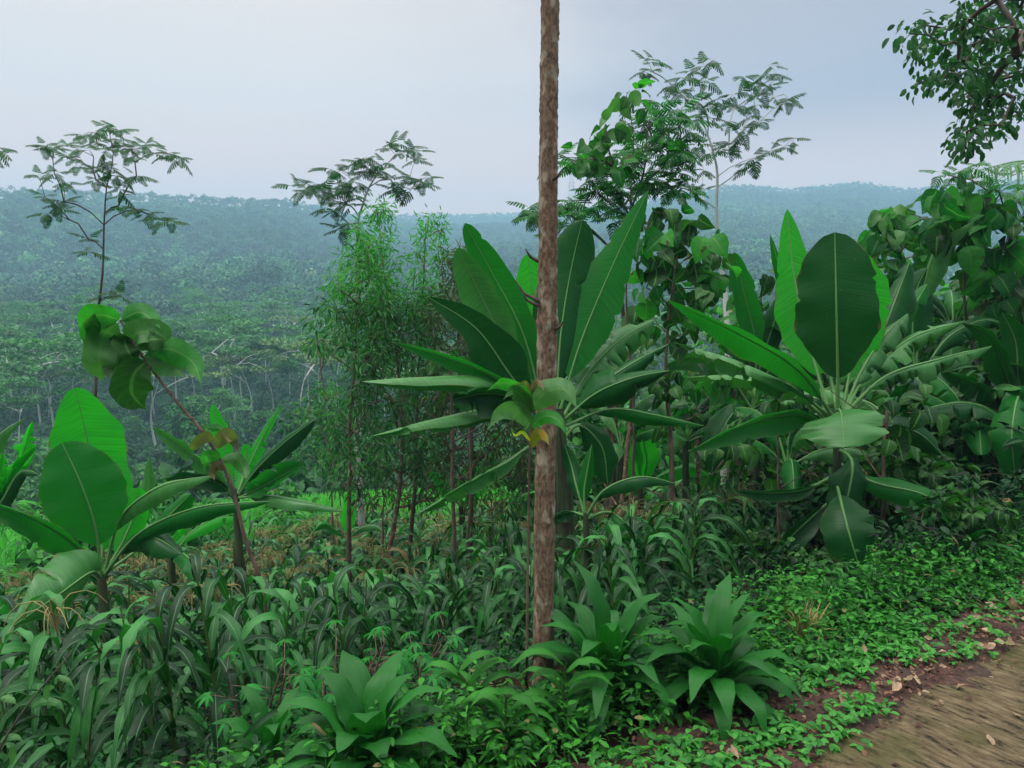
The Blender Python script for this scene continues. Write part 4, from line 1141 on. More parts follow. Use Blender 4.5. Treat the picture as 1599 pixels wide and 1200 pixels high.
slender('drab drooping slender-leaved tree low over the paddy edge', [(598, 850), (600, 780), (610, 740)],
        [(560, 690, 650, 790, 60), (690, 800, 720, 800, 16)], 10.5, 26, mat='lance_brown', mat_tip='lance', r=.03)
for lbl, tr_, cols_, Y_ in [
    ('small feathery-green bush left of the willowy clump', [(520, 830), (515, 720), (505, 620)], [(470, 550, 600, 740, 40), (470, 540, 470, 560, 10)], 12),
    ('yellowish slender-leaved sapling hanging over the paddy by the thin pair of trunks', [(770, 870), (768, 800), (765, 760)], [(735, 800, 740, 850, 16)], 8.8)]:
    slender(lbl, tr_, cols_, Y_, 24, mat='weed', mat_tip='lance_tip', r=.025)

# palms
def frond(sp, rs, pts, n=34, ln=.35, w=.012):
    P = curve(pts, n)
    t = unit(np.gradient(P, axis=0))
    s = unit(np.cross(t, [0, 0, 1.0]))
    rs.tube(P, np.linspace(.018, .004, n), 5)
    u = np.linspace(0, 1, n)
    for sg in (-1, 1):
        d = t * .6 + s * sg * .8 + np.array([0, 0, -.25])
        lens = ln * np.sin(np.pi * np.clip(u * .85 + .1, 0, 1)) ** .7 * rng.uniform(.85, 1.1, n)
        T = tmpl_blade([0, .3, .7, 1], [w / ln, w / ln * 1.6, w / ln, .002], .5, .3)
        scatter(sp, T, P[4:], d[4:] + rng.normal(size=d[4:].shape) * .08, np.repeat([[0, 0, 1.0]], n - 4, 0), lens[4:])
def palm(label, base, crown, tips, ln, r=.07):
    t = thing('palm_tree', label, 'palm', P3(base[0], base[1]))
    tk = Soup(); tk.tube(curve([P3(base[0], base[1], -.05), (np.array(P3(base[0], base[1])) + crown) / 2, crown], 14), np.linspace(r * 1.3, r * .8, 14), 12)
    tk.build('trunk', M['bark_twig'], t)
    for tip in tips:
        d = tip - crown
        mid = crown + d * .5 + np.array([0, 0, .22 * np.linalg.norm(d)])
        a, b = Soup(), Soup()
        frond(a, b, [crown, mid, tip], ln=ln)
        f = a.build('frond', M['palm'], t)
        b.build('frond_rib', M['midrib'], f)
c = at(955, 620, 10)
palm('young palm with pale feathered fronds seen through the gap right of the trunk', c[:2], c, [at(x, y, 10 + dz) for x, y, dz in ((930, 500, -.5), (965, 480, .2), (1000, 510, .4), (1020, 560, .2), (900, 530, -.5), (880, 580, .2), (990, 610, -1), (940, 560, -1.2))], .4)
c = at(1680, 330, 9)
palm('palm leaning in from beyond the right edge with one misty frond tip', c[:2], c, [at(x, y, 9 + dz) for x, y, dz in ((1530, 265, -.3), (1560, 330, -.8), (1640, 200, .3), (1750, 230, 0), (1800, 330, .2), (1700, 420, -1)) ], .5)

# ------------------------------------------------------------------ valley: umbrella trees and mid-slope trees
def umbrella_tree(seed, H, mat, name='umbrella_tree', bark='bark_white'):
    global rng
    keep = rng; rng = np.random.default_rng(seed)
    nb = int(rng.integers(3, 6)); cl = []
    z0 = H * rng.uniform(.3, .45)
    tiers = rng.integers(12, 18)
    for k in range(tiers):
        a = rng.uniform(0, 6.28); rr = H * .42 * math.sqrt(rng.uniform(0, 1))
        cl.append(np.array([rr * math.cos(a), rr * math.sin(a), H * (rng.uniform(.78, .98) - .22 * (rr / (H * .42)) ** 2)]))
    trunk = [np.array([0, 0, -1.0]), np.array([rng.normal() * .2, rng.normal() * .2, z0]), np.array([rng.normal() * .5, rng.normal() * .5, H * .62])]
    t = thing(name, '', 'tree', (0, 0, 0))
    grow(trunk, cl, H * .015, H * .0026, .45, .4, k=5, jit=.03).build('trunk', M[bark], t)
    sp = Soup()
    T = (np.array([[-.5, -.4, 0], [.5, -.5, 0], [.45, .5, .1], [-.4, .55, -.1]]), np.array([[0, 1, 2, 3]]), np.zeros((4, 2)))
    m = 170
    for c in cl:
        u = rand_unit(m) * (rng.uniform(0, 1, (m, 1)) ** .5) * H * .12 * np.array([1.2, 1.2, .26])
        scatter(sp, T, c + u, rand_unit(m), rand_unit(m) * .6 + np.array([0, 0, 1.0]), H * .019 * rng.uniform(.6, 1.4, m))
    sp.build('crown', M[mat], t, smooth_=False)
    rng = keep
    return t
protos = [umbrella_tree(100 + k, 11.5, mt) for k, mt in enumerate(['valley', 'valley', 'valley_b', 'valley', 'valley'])]
blossom_tree = umbrella_tree(140, 9, 'blossom')
def round_tree(seed, H, mat):
    global rng
    keep = rng; rng = np.random.default_rng(seed)
    cl = []
    for k in range(26):
        u = rand_unit(1)[0]
        cl.append(np.array([u[0] * H * .28, u[1] * H * .28, H * .6 + u[2] * H * .36]) * rng.uniform(.8, 1.05))
    t = thing('valley_tree', '', 'tree', (0, 0, 0))
    grow([np.zeros(3), np.array([0.1, 0, H * .4]), np.array([0, .1, H * .75])], cl, H * .014, H * .003, .4, .4, k=4).build('trunk', M['bark_pale'], t)
    sp = Soup()
    leaves(sp, cl, H * .11, 75, T_OVAL, H * .055, droop=.3, upn=1.0, flat=.8)
    sp.build('crown', M[mat], t)
    rng = keep
    return t
rprotos = [round_tree(200 + k, 7.5, mt) for k, mt in enumerate(['valley', 'valley', 'lance'])]
GA = 'pale-trunked umbrella-crowned trees in the valley'
GB = 'round leafy trees in the valley'
LA = 'pale-trunked tree with a flat layered crown in the misty valley'
LB = 'round leafy green tree in the valley below the field'
first = {}
def put(proto, key, x, y, sc, label, group):
    if key not in first:
        first[key] = 1
        proto.location = tuple(P3(x, y, -.1)); proto.rotation_euler = (0, 0, rng.uniform(0, 6.28)); proto.scale = (sc,) * 3
        o = proto
    else:
        o = copy_tree(proto, P3(x, y, -.1), rng.uniform(0, 6.28), sc)
    o['label'] = label; o['group'] = group
    return o
# the ones the photograph shows distinctly
for (px, Y, sc, kk) in [(385, 92, 1.0, 2), (425, 97, .95, 0), (345, 150, 1.25, 1), (350, 128, 1.2, 3), (240, 100, .95, 4), (300, 100, 1.0, 0), (205, 110, 1.1, 3), (480, 120, 1.15, 1), (500, 95, 1.0, 4), (20, 100, 1.1, 0), (60, 96, 1.0, 3), (110, 95, 1.05, 1), (450, 155, 1.2, 0)]:
    p = at(px, 600, Y)
    put(protos[kk], ('u', kk), p[0], p[1], sc, LA, GA)
p = at(8, 600, 135)
put(blossom_tree, ('b', 0), p[0], p[1], 1.1, 'cream-yellow blossoming tree in the valley at the left edge', GA)
del blossom_tree['group']
grid = []
for _ in range(1800):
    r_ = math.sqrt(rng.uniform(34 ** 2, 215 ** 2)); a_ = R(rng.uniform(-37, 14))
    x_, y_ = r_ * math.sin(a_), r_ * math.cos(a_)
    dmin = 5.0 if r_ < 80 else 7.5
    if all((x_ - q[0]) ** 2 + (y_ - q[1]) ** 2 > dmin ** 2 for q in grid):
        grid.append((x_, y_, r_))
grid.sort(key=lambda q: q[2])
for q, (x_, y_, r_) in enumerate(grid[:420]):
    um = r_ > 78 and rng.uniform() < .8
    if um:
        kk = int(rng.integers(0, 5)); put(protos[kk], ('u', kk), x_, y_, rng.uniform(.55, 1.3), LA, GA)
    else:
        kk = int(rng.integers(0, 3)); put(rprotos[kk], ('r', kk), x_, y_, rng.uniform(.5, 1.0) * (.7 if r_ < 65 else 1), LB, GB)
# low scrub under the valley trees, one mass
def scrub():
    sp = Soup()
    n = 7500
    r = np.sqrt(rng.uniform(26 ** 2, 240 ** 2, n)); a = rng.uniform(R(-38), R(38), n)
    x, y = r * np.sin(a), r * np.cos(a)
    cl = np.stack([x, y, G(x, y) + rng.uniform(.0, 1.2, n)], 1)
    leaves(sp, cl, np.interp(r, [26, 240], [.7, 1.6]), 30, T_OVAL, .6, droop=.2, upn=1.0, flat=.7)
    tag(sp.build('valley_scrub', M['forest_low']), 'low green scrub filling the valley floor under the trees', 'scrub', kind='stuff')
scrub()

# ------------------------------------------------------------------ dense trees and shrubs backing the right side
def thicket(label, x, y, H, wd, mats, T, size, nc, nl, r=.05, name='leafy_tree'):
    b = P3(x, y)
    cl = []
    for _ in range(nc):
        u = rand_unit(1)[0] * rng.uniform(.4, 1)
        cl.append(b + np.array([u[0] * wd, u[1] * wd * .8, H * .55 + u[2] * H * .45]))
    parts = []
    for k, mt in enumerate(mats):
        sp = Soup(); leaves(sp, cl[k::len(mats)], wd * .22, nl, T, size, droop=.5, upn=.9)
        parts.append(('crown' if k == 0 else 'foliage', sp, mt))
    tree(name, label, 'tree' if name == 'leafy_tree' else 'shrub', [b - np.array([0, 0, .05]), b + np.array([.05, 0, H * .45]), b + np.array([0, .1, H * .85])], cl, parts, r)
for lbl, px, Y, top, wd, mats in [
    ('leafy tree closing the view directly behind the banana fan', 880, 13, 560, 1.3, ('weed', 'teak_dark')),
    ('bright leafy tree behind the two leaning poles', 990, 15, 600, 1.6, ('lance_tip', 'weed')),
    ('leafy tree behind the reddish young trunk', 1090, 13, 560, 1.4, ('weed', 'teak')),
    ('yellowish leafy tree at the foot of the white trunk', 1160, 13.5, 450, 1.3, ('weed', 'lance_tip')),
    ('leafy tree behind the broad upright banana leaf', 1260, 11, 500, 1.5, ('teak_dark', 'weed')),
    ('leafy tree showing between the large right banana plant and the round-topped tree', 1350, 12, 400, 1.5, ('weed', 'teak')),
    ('light leafy tree behind the round-topped tree', 1450, 13, 400, 1.7, ('lance_tip', 'weed')),
    ('leafy tree behind the right-edge foliage', 1540, 11, 390, 1.5, ('weed', 'teak_dark')),
    ('leafy tree half beyond the right edge', 1620, 10, 400, 1.5, ('teak', 'teak_dark'))]:
    p = at(px, top, Y)
    g = P3(p[0], p[1])
    thicket(lbl, p[0], p[1], p[2] - g[2], wd, mats, T_OVAL, .17, 46, 34)
shr = [(900, 11.5, .9), (960, 12.5, 1.0), (1040, 12, 1.0), (1110, 11, .9), (1140, 9.6, 1.0), (1190, 9.4, .9), (1240, 8.4, 1.0), (1290, 7.6, 1.1), (1340, 7.2, 1.1), (1390, 7.0, 1.1), (1450, 6.8, 1.1), (1500, 6.6, 1.1), (1550, 6.6, 1.2), (1600, 6.6, 1.2), (1240, 6.3, .8), (1340, 5.9, .8), (1420, 5.7, .8), (1580, 7.6, 1.6), (1480, 8.0, 1.5), (1400, 8.6, 1.5), (1320, 9.4, 1.6), (1180, 7.6, 1.0), (1270, 8.8, 1.3), (1360, 7.8, 1.4), (1440, 7.6, 1.4), (1530, 7.3, 1.4), (1590, 5.9, .8), (1010, 10.5, 1.0), (1080, 10, 1.1)]
def shrub_proto(seed, T, size, mat):
    global rng
    keep = rng; rng = np.random.default_rng(seed)
    t = thing('leafy_shrub', '', 'shrub', (0, 0, 0))
    cl = [np.array([rng.normal() * .26, rng.normal() * .26, rng.uniform(.15, 1.0)]) for _ in range(26)]
    grow([np.zeros(3), np.array([.02, .01, .3]), np.array([0, .03, .7])], cl, .016, .003, .1, .4).build('stem', M['bark_twig'], t)
    sp = Soup(); leaves(sp, cl, .14, 16, T, size, droop=.45, upn=.9)
    sp.build('foliage', M[mat], t)
    rng = keep
    return t
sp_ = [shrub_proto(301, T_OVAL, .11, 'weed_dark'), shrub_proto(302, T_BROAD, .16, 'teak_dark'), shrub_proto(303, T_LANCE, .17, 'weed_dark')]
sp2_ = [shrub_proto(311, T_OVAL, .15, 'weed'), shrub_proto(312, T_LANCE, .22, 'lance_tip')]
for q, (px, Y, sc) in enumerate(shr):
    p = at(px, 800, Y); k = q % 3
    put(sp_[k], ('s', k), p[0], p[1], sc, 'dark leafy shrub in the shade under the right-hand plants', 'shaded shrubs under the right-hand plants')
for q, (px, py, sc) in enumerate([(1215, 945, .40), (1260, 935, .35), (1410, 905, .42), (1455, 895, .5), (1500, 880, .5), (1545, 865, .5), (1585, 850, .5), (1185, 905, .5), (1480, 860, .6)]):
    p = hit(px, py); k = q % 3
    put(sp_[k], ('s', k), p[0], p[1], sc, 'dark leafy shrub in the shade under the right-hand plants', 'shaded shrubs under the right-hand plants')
for q, (px, Y, sc) in enumerate([(-30, 10, 1.2), (20, 11.5, 1.4), (70, 12.5, 1.4), (120, 11, 1.2), (200, 13.5, 1.4), (260, 15, 1.5), (330, 16, 1.4), (400, 15.5, 1.3), (250, 17.5, 1.6), (80, 16, 1.6), (440, 18, 1.3), (500, 14.5, 1.3), (150, 15, 1.5), (830, 14, 1.4)]):
    p = at(px, 800, Y); k = 3 + q % 2
    put(sp2_[k - 3], ('s', k), p[0], p[1], sc, 'fresh green shrub at the far edge of the corn field', 'fresh green shrubs beyond the corn')
print('objects so far', len(bpy.data.objects))

# ------------------------------------------------------------------ paddy grass
def paddy():
    sp = Soup()
    n = 26000
    x = rng.uniform(-14, 12, n); y = rng.uniform(15.5, 27, n)
    loc = np.stack([x, y, G(x, y)], 1)
    d = rng.normal(size=(n, 3)) * .35 + np.array([0, 0, 1.0])
    scatter(sp, T_GRASS, loc, d, rand_unit(n), np.stack([rng.uniform(.8, 1.4, n), rng.uniform(.28, .5, n), rng.uniform(.3, .5, n)], 1))
    tag(sp.build('paddy_grass', M['grass']), 'bright green paddy grass beyond the corn field', 'grass', kind='stuff')
paddy()

# ------------------------------------------------------------------ corn
def corn_mesh(seed, H, tassel):
    g = np.random.default_rng(seed)
    lf, st, ts = Soup(), Soup(), Soup()
    bend = g.normal(size=2) * .05
    P = curve([(0, 0, -.03), (bend[0] * .3, bend[1] * .3, H * .5), (bend[0], bend[1], H)], 8)
    st.tube(P, np.linspace(.012, .005, 8), 5)
    n = int(g.integers(10, 14)); a0 = g.uniform(0, 6.28)
    for k in range(n):
        u = .12 + .80 * k / (n - 1)
        p = np.array([np.interp(u, np.linspace(0, 1, 8), P[:, c_]) for c_ in range(3)])
        a = a0 + k * math.pi + g.normal() * .45
        L_ = (.36 + .20 * math.sin(math.pi * u)) * g.uniform(.8, 1.15)
        h = np.array([math.cos(a), math.sin(a), 0])
        e = g.uniform(.7, 1.15)
        lift = .50 * math.sin(e)
        pts = [p, p + h * L_ * .22 + np.array([0, 0, L_ * lift * .7]), p + h * L_ * .50 + np.array([0, 0, L_ * lift * .72]),
               p + h * L_ * .80 + np.array([0, 0, L_ * (lift * .15 - .05)]), p + h * L_ * .98 + np.array([0, 0, -L_ * g.uniform(.15, .5)])]
        m = 12
        Q = curve(pts, m); t = unit(np.gradient(Q, axis=0))
        s = unit(np.cross(t, np.array([0, 0, 1.0])) + g.normal(size=3) * .15)
        nn = np.cross(s, t)
        uu = np.linspace(0, 1, m)
        wd = .030 * np.minimum(1, .4 + uu * 4) * np.minimum(1, (1 - uu) / .45) ** .7 * g.uniform(.85, 1.3)
        tw = g.normal() * .9 * uu ** 2
        s2 = s * np.cos(tw)[:, None] + nn * np.sin(tw)[:, None]
        n2 = np.cross(s2, t)
        rip = .010 * np.sin(uu * 25 + g.uniform(0, 6))
        V = np.stack([Q - s2 * wd[:, None] + n2 * (wd * .35 + rip)[:, None], Q, Q + s2 * wd[:, None] + n2 * (wd * .35 - rip)[:, None]], 1).reshape(-1, 3)
        i = np.arange(m - 1)[:, None] * 3; j = np.arange(2)[None]
        F = np.stack([i + j, i + j + 1, i + 3 + j + 1, i + 3 + j], -1).reshape(-1, 4)
        lf.add(V, F, np.stack([np.repeat(uu, 3), np.tile([0, .5, 1], m)], 1))
    if tassel:
        for k in range(9):
            a = g.uniform(0, 6.28); h = np.array([math.cos(a), math.sin(a), 0]); ln = g.uniform(.14, .24)
            if k == 0: h = h * .1
            ts.tube(curve([P[-1], P[-1] + h * ln * .35 + np.array([0, 0, ln * .8]), P[-1] + h * ln * .8 + np.array([0, 0, ln * .75]), P[-1] + h * ln * 1.1 + np.array([0, 0, ln * .35])], 7), np.linspace(.0045, .0025, 7), 4)
    return st, lf, ts
CORN = []
for k in range(8):
    CORN.append(corn_mesh(500 + k, .95 + .09 * (k % 4), k % 4 == 0))
cp = []
for Yi in np.arange(2.9, 17.0, .27):
    for Xi in np.arange(-11, 7, .25):
        x = Xi + rng.normal() * .09; y = Yi + rng.normal() * .09
        s = (x - P0[0]) * ND[0] + (y - P0[1]) * ND[1]
        if s < 1.0 or s > 13: continue
        if abs(x / y) > .74: continue
        if y > 15.5: continue
        px = 799.5 + FPX * x / y
        if px > 1130 and s < 2.3: continue
        if px > 1280: continue
        # room for the foreground herbs
        if y < 3.1 and px > 450: continue
        if y < 4.5 and px > 560 and rng.uniform() < .55: continue
        if rng.uniform() < (.52 if y < 4.6 else .36 if y < 7 else .22): continue
        d = math.hypot(x, y)
        cp.append((d, x, y, s))
cp.sort()
print('corn', len(cp))
cmesh = []
for k, (st, lf, ts) in enumerate(CORN):
    cmesh.append((st.mesh('stalk', M['stalk']), lf.mesh('foliage', M['corn']), ts.mesh('tassel', M['tassel']) if ts.n else None))
for q, (d, x, y, s) in enumerate(cp[:300]):
    k = int(rng.integers(0, 8))
    if y < 5.5 and k % 4 == 0 and rng.uniform() < .85: k = k + 1
    t = thing('corn_plant', 'dark green corn plant with arching leaves in the sloping field', 'corn plant', P3(x, y), 'corn plants in the field')
    sc = rng.uniform(.70, 1.0) * np.interp(y, [3, 5, 8], [.62, .76, .98]) * np.interp(x / y, [-.6, -.2], [1.5, 1.0]); t.scale = (sc,) * 3
    t.rotation_euler = (rng.normal() * .07, rng.normal() * .07, rng.uniform(0, 6.28))
    for nm, me in zip(('stalk', 'foliage', 'tassel'), cmesh[k]):
        if me is None: continue
        o = bpy.data.objects.new(nm, me); C.objects.link(o); o.parent = t
sA, sB = Soup(), Soup()
for (d, x, y, s) in cp[300:]:
    k = int(rng.integers(0, 8)) if rng.uniform() < .6 else int(rng.integers(0, 2)) * 4
    st, lf, ts = CORN[k]
    a = rng.uniform(0, 6.28); sc = rng.uniform(.8, 1.15)
    Rm = np.array([[math.cos(a), -math.sin(a), 0], [math.sin(a), math.cos(a), 0], [0, 0, 1]]) * sc
    b = P3(x, y)
    for src, dst in ((st, sA), (lf, sA), (ts, sB)):
        if src.n:
            dst.add(np.concatenate(src.V) @ Rm.T + b, np.concatenate(src.F))
rest = sA.build('corn_field', M['corn'])
tag(rest, 'far rows of the corn field reaching the paddy', 'corn field', kind='stuff')
sB.build('tassels', M['tassel'], rest)

# ------------------------------------------------------------------ foreground herbs
def strap_clump(label, px, py, Y, n, ln, wd, lean=0.0):
    b = hit(px, py)
    t = thing('strap_leaf_plant', label, 'plant', b)
    sp = Soup(); sp.tube([b - np.array([0, 0, .03]), b + np.array([0, 0, .10])], [.04, .03], 10)
    sp.build('stem', M['stalk'], t)
    for k in range(n):
        u = (k + .5) / n
        a = k * 2.4 + rng.normal() * .25
        e = R(84 - 72 * u ** .9) + rng.normal() * .06
        l = ln * rng.uniform(.8, 1.12) * (1 - .12 * u)
        h = np.array([math.cos(a), math.sin(a), 0])
        z = np.array([0, 0, 1.0])
        d1 = h * math.cos(e) + z * math.sin(e)
        p0 = b + z * (.05 + .05 * (1 - u)) + h * .015
        p1 = p0 + d1 * l * .45
        e2 = e - R(22 + 25 * u); d2 = h * math.cos(e2) + z * math.sin(e2)
        p2 = p1 + d2 * l * .33
        e3 = e2 - R(35 + 20 * u); d3 = h * math.cos(e3) + z * math.sin(e3)
        p3 = p2 + d3 * l * .26
        V, F, UV, P = blade([p0, p1, p2, p3], wd * rng.uniform(.85, 1.15), horiz=True, fold=-.35, droop=.35, n=18, cols=4, tip='strap', wob=.05)
        s2 = Soup(); s2.add(V, F, UV)
        s2.build('leaf', M['strap'], t)
strap_clump('glossy strap-leaved plant just right of the foot of the tall trunk', 948, 1098, 3.25, 30, .46, .046)
strap_clump('glossy strap-leaved plant nearest the red soil verge', 1112, 1098, 3.2, 32, .42, .043)
strap_clump('glossy strap-leaved plant at the bottom of the frame left of the tall trunk', 575, 1235, 2.75, 30, .38, .054)
strap_clump('small strap-leaved plant hidden among weeds at the bottom, second from the left', 425, 1215, 2.75, 14, .30, .032)
strap_clump('strap-leaved plant in the shade at the right, above the roadside weeds', 1500, 895, 5.2, 14, .34, .035)

def ginger(label, base, Y, top, n=9, ln=.17):
    b = hit(*base); Y = b[1]; tp = at(*top, Y - .05)
    t = thing('leafy_herb', label, 'plant', b)
    P = curve([b, b * .5 + tp * .5 + np.array([0, 0, .04]), tp], 20)
    sp = Soup(); sp.tube(P, np.linspace(.008, .004, 20), 6); sp.build('stem', M['stalk'], t)
    for k in range(n):
        i = int(5 + 14 * k / (n - 1)); p = P[min(i, 19)]
        a = (0 if k % 2 else math.pi) + rng.normal() * .5
        h = np.array([math.cos(a), math.sin(a), 0]); z = np.array([0, 0, 1.0])
        l = ln * rng.uniform(.8, 1.2)
        V, F, UV, _ = blade([p, p + h * l * .35 + z * l * .35, p + h * l * .7 + z * l * .38, p + h * l + z * l * .12], .026, horiz=True, fold=-.2, n=12, cols=4, tip='mid')
        s2 = Soup(); s2.add(V, F, UV); s2.build('leaf', M['weed'], t)
ginger('leafy herb with paired oblong leaves in front of the tall trunk foot', (878, 1150), 2.75, (882, 1040))
ginger('leaning leafy herb with oblong leaves left of the tall trunk', (770, 1150), 3.0, (715, 1050), 10)
ginger('bushy herb with oblong leaves between the trunk and the yellow-topped plant', (790, 1180), 2.8, (790, 1090), 9)

# yellow-topped plant
def yellow_plant():
    b = hit(662, 1225); tp = at(656, 1142, b[1] - .03)
    t = thing('yellow_topped_plant', 'small plant with a star of yellow leaves on a reddish stem at the bottom', 'plant', b)
    sp = Soup(); sp.tube([b, tp], [.004, .003], 6); sp.build('stem', M['bark_red'], t)
    s2 = Soup()
    for lev, nn_, l in ((tp, 8, .040), (at(658, 1185, b[1] - .02), 6, .026)):
        a = np.arange(nn_) / nn_ * 6.28 + .2
        d = np.stack([np.cos(a), np.sin(a), np.full(nn_, .15)], 1)
        scatter(s2, T_OVAL, np.repeat([lev], nn_, 0), d, np.repeat([[0, 0, 1.0]], nn_, 0), np.full(nn_, l))
    s2.build('leaves', M['yellow'], t)
yellow_plant()

# near sprig at lower left corner
def sprig():
    Y = 2.5
    b = at(-60, 1260, Y); b = P3(b[0], b[1])
    t = thing('sprig', 'thin bare twig with a few bright oval leaves in the bottom left corner', 'plant', b)
    P = curve([b, at(10, 1150, Y), at(60, 1080, Y), at(112, 1020, Y)], 20)
    sp = Soup(); sp.tube(P, np.linspace(.006, .002, 20), 5)
    sp.build('stem', M['bark_twig'], t)
    for pts, hw in [([(50, 1105), (70, 1095), (90, 1098), (104, 1118)], 7), ([(85, 1070), (92, 1058), (105, 1062), (118, 1078)], 5), ([(0, 1092), (10, 1090), (20, 1094), (27, 1102)], 6), ([(0, 1160), (12, 1152), (28, 1152), (38, 1160)], 6), ([(8, 1160), (18, 1165), (20, 1180), (16, 1200)], 6), ([(85, 1072), (75, 1075), (72, 1085), (75, 1098)], 6)]:
        broad_leaf(t, [at(a, c_, Y) for a, c_ in pts], hw * Y / FPX, 'teak_pale', .3)
sprig()

# cassava-like herbs with hand-shaped leaves
def cassava(px, py, Y, H, seed):
    b = hit(px, py + 40)
    t = thing('palmate_herb', 'bright green herb with hand-shaped leaves among the corn in the foreground', 'plant', b, 'hand-leaved herbs in the foreground')
    st, lf = Soup(), Soup()
    for s_ in range(3):
        a = rng.uniform(0, 6.28); tp = b + np.array([math.cos(a) * .12, math.sin(a) * .12, H * rng.uniform(.8, 1.1)])
        P = curve([b, (b + tp) / 2 + rng.normal(size=3) * .02, tp], 8)
        st.tube(P, np.linspace(.007, .004, 8), 5)
        k = 7
        for q in range(k):
            p = P[3 + q * 4 // (k - 1)]; a2 = q * 2.4; h = np.array([math.cos(a2), math.sin(a2), .25])
            e = p + h * rng.uniform(.07, .13); st.tube([p, e], [.002, .0015], 4)
            scatter(lf, T_PALMATE, e[None], h[None] - np.array([[0, 0, .3]]), np.array([[0, 0, 1.0]]) + rng.normal(size=(1, 3)) * .15, np.array([rng.uniform(.07, .10)]))
    st.build('stem', M['bark_red'], t); lf.build('foliage', M['cassava'], t)
for q, (px, py, Y) in enumerate([(450, 1060, 3.9), (510, 1040, 4.1), (560, 1060, 3.8), (440, 1110, 3.3), (500, 1120, 3.2), (560, 1110, 3.4), (620, 1080, 3.5), (660, 1050, 3.9), (230, 1060, 3.9), (270, 1100, 3.4), (310, 1130, 3.1), (180, 1120, 3.2), (700, 1000, 4.5), (610, 1020, 4.4), (380, 1080, 3.6), (410, 1150, 2.9)]):
    cassava(px, py, Y, rng.uniform(.25, .42), q)

def dry_tuft():
    b = hit(1250, 1010)
    t = thing('dry_grass_tuft', 'dry straw-coloured grass tuft between the strap-leaved plant and the roadside weeds', 'grass tuft', b)
    sp = Soup(); n = 90
    a = rng.uniform(0, 6.28, n)
    scatter(sp, T_GRASS, np.repeat([b], n, 0) + rng.normal(size=(n, 3)) * np.array([.03, .03, 0]), np.stack([np.cos(a) * .35, np.sin(a) * .35, np.ones(n)], 1), rand_unit(n), rng.uniform(.12, .26, n))
    sp.build('blades', M['tassel'], t)
dry_tuft()
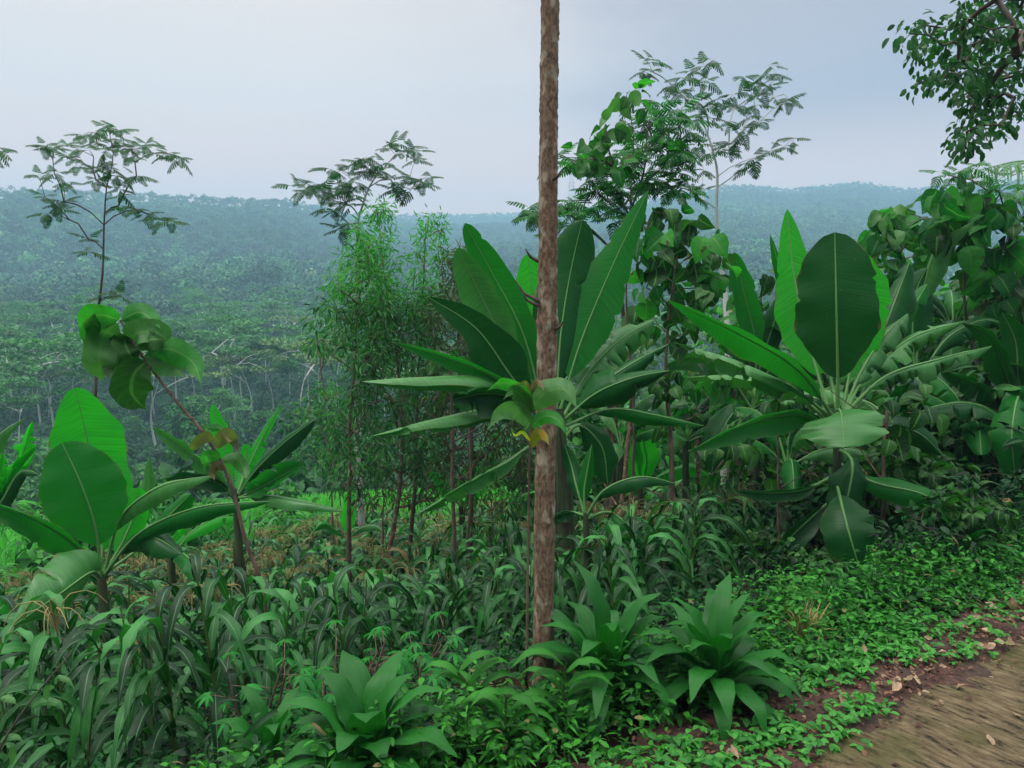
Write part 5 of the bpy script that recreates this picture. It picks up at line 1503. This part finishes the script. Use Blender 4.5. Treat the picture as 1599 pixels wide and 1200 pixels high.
# roadside weeds and undergrowth: uncountable, one mass each
def weeds():
    sp, s2, s3 = Soup(), Soup(), Soup()
    n = 8200
    t_ = rng.uniform(-4, 7, n); s_ = np.abs(rng.normal(size=n)) * .15 + rng.uniform(-.08, .50, n)
    lf_ = t_ < 0.15; s_[lf_] -= rng.uniform(0, .14, lf_.sum()); s_[lf_] += np.abs(rng.normal(size=lf_.sum())) * .25
    wv = .10 * np.sin(t_ * 3.1) * .5 + .03 * np.sin(t_ * 7.7 + 1)
    s_ = s_ + wv * .6 - .02
    x = P0[0] + TD[0] * t_ + ND[0] * s_; y = P0[1] + TD[1] * t_ + ND[1] * s_
    k = (wav(x, y, 2.0, 31) + rng.normal(size=n) * .5 > -.75) & (np.hypot(x - .12, y - 3.25) > .22)
    x, y, s_ = x[k], y[k], s_[k]
    h = rng.uniform(.03, .24, len(x)) ** 1.15 * np.clip(s_ * 2.5 + .45, .35, 1.3) * (1 + .5 * wav(x, y, 6, 77))
    h = np.clip(h, .02, .3)
    base = np.stack([x, y, G(x, y) + .01], 1)
    tops = base + np.stack([rng.normal(size=len(x)) * .03, rng.normal(size=len(x)) * .03, h], 1)
    for rep in range(9):
        u = rng.uniform(.3, 1, (len(x), 1))
        p = base * (1 - u) + tops * u
        a = rng.uniform(0, 6.28, len(x))
        d = np.stack([np.cos(a), np.sin(a), rng.uniform(-.1, .5, len(x))], 1)
        T = (T_OVAL, T_OVAL, T_LANCE)[rep % 3]
        scatter(sp, T, p, d, np.repeat([[0, 0, 1.0]], len(x), 0) + rng.normal(size=(len(x), 3)) * .3, rng.uniform(.018, .046, len(x)) * (1.4 if rep % 3 == 2 else 1))
    for b, tp in zip(base[::3], tops[::3]):
        sp.add(*tube([b, tp], [.0015, .001], 3))
    tag(sp.build('roadside_weeds', M['weed']), 'low bright green weeds along the red soil verge', 'weeds', kind='stuff')
    # creeping tufts over the soil and onto the path
    n = 1900
    cx = np.concatenate([rng.uniform(-1.0, .4, 20), rng.uniform(-1.5, 5, 60)]); cs = rng.uniform(-.36, .0, 80)
    w_ = rng.integers(0, 80, n)
    t_ = cx[w_] + rng.normal(size=n) * .07; s_ = cs[w_] + rng.normal(size=n) * .05
    x = P0[0] + TD[0] * t_ + ND[0] * s_; y = P0[1] + TD[1] * t_ + ND[1] * s_
    base = np.stack([x, y, G(x, y) + rng.uniform(.02, .06, n)], 1)
    for rep in range(4):
        a = rng.uniform(0, 6.28, n)
        d = np.stack([np.cos(a), np.sin(a), rng.uniform(-.1, .5, n)], 1)
        scatter(s3, T_OVAL, base, d, np.repeat([[0, 0, 1.0]], n, 0) + rng.normal(size=(n, 3)) * .3, rng.uniform(.015, .04, n))
    tag(s3.build('creeping_weeds', M['lance_tip']), 'yellow-green creeping tufts on the red soil and path edge', 'weeds', kind='stuff')
    # undergrowth over the whole field
    n = 8000
    r = np.sqrt(rng.uniform(2.2 ** 2, 15 ** 2, n)); r[:1500] = rng.uniform(2.2, 5.5, 1500)
    a = rng.uniform(R(-40), R(40), n)
    x, y = r * np.sin(a), r * np.cos(a)
    s_ = (x - P0[0]) * ND[0] + (y - P0[1]) * ND[1]
    k = (s_ > .35) & (np.hypot(x - .12, y - 3.15) > .30)
    k &= ~((x > 1.2) & (rng.uniform(0, 1, n) < .55))
    x, y, s_ = x[k], y[k], s_[k]
    z = G(x, y); m = len(x)
    h = rng.uniform(.03, .22, m) * (1 + .8 * (rng.uniform(0, 1, m) > .9))
    for rep in range(6):
        a = rng.uniform(0, 6.28, m)
        d = np.stack([np.cos(a), np.sin(a), rng.uniform(-.2, .6, m)], 1)
        u = rng.uniform(.3, 1.1, m)
        p = np.stack([x + rng.normal(size=m) * .05, y + rng.normal(size=m) * .05, z + h * u], 1)
        T = (T_OVAL, T_LANCE, T_STRAP)[rep % 3]
        scatter(s2, T, p, d, np.repeat([[0, 0, 1.0]], m, 0) + rng.normal(size=(m, 3)) * .35, rng.uniform(.025, .06, m) * (1, 1.6, 2.4)[rep % 3])
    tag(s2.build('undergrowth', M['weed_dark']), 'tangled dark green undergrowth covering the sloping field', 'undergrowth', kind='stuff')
weeds()

# dead leaves on verge and path
dl = []
for k in range(6):
    T = tmpl_blade([0, .1, .3, .55, .8, 1], [.01, .10, .24, .27, .15, .01], (.9, -.7, .4, 1.2, -.4, .7)[k], (.3, .5, -.4, .2, .6, -.2)[k], .3, 4)
    sp = Soup(); sp.add(*T); dl.append(sp.mesh('dead_leaf', M['dead']))
for k in range(290):
    t_ = rng.uniform(-1.2, 4.2) if k % 2 else rng.uniform(.8, 3.4); s_ = rng.normal() * .10 - .17 if k % 5 else rng.uniform(-1.2, -.2)
    x = P0[0] + TD[0] * t_ + ND[0] * s_; y = P0[1] + TD[1] * t_ + ND[1] * s_
    o = bpy.data.objects.new('dead_leaf', dl[k % 6]); C.objects.link(o)
    o.location = (x, y, float(G(x, y)) + (.035 if s_ < -.2 else .02)); sc = rng.uniform(.022, .06) if k > 12 else rng.uniform(.07, .10)
    o.scale = (sc,) * 3
    o.rotation_euler = (rng.normal() * .35, rng.normal() * .35, rng.uniform(0, 6.28))
    tag(o, 'curled tan dead leaf lying along the red soil and path edge', 'dead leaf', 'dead leaves along the path edge')
def litter():
    sp = Soup(); n = 4200
    t_ = rng.uniform(-1.6, 6, n); s_ = rng.normal(size=n) * .13 - .14
    x = P0[0] + TD[0] * t_ + ND[0] * s_; y = P0[1] + TD[1] * t_ + ND[1] * s_
    a = rng.uniform(0, 6.28, n)
    scatter(sp, T_OVAL, np.stack([x, y, G(x, y) + np.where(s_ < -.2, .03, .018)], 1), np.stack([np.cos(a), np.sin(a), rng.normal(size=n) * .15], 1), np.repeat([[0, 0, 1.0]], n, 0) + rng.normal(size=(n, 3)) * .3, rng.uniform(.01, .03, n))
    tag(sp.build('leaf_litter', M['dead_dark']), 'crumbled brown leaf litter on the red soil verge', 'leaf litter', kind='stuff')
litter()

# ------------------------------------------------------------------ haze
def haze():
    me = bpy.data.meshes.new('haze')
    x0, x1, y0, y1, z0, z1 = -1300, 1300, -1300, 1350, -190, 160
    V = [(x, y, z) for z in (z0, z1) for y in (y0, y1) for x in (x0, x1)]
    me.from_pydata(V, [], [(0, 2, 3, 1), (4, 5, 7, 6), (0, 1, 5, 4), (1, 3, 7, 5), (3, 2, 6, 7), (2, 0, 4, 6)])
    m, t, o = base_mat('haze')
    v = N(t, 'ShaderNodeVolumePrincipled')
    v.inputs['Color'].default_value = (0.46, 0.74, 0.98, 1)
    v.inputs['Density'].default_value = 0.00110
    L(t, v.outputs[0], o.inputs['Volume'])
    me.materials.append(m)
    ob = bpy.data.objects.new('haze', me); C.objects.link(ob)
    tag(ob, kind='stuff')
haze()
print('objects', len(bpy.data.objects))
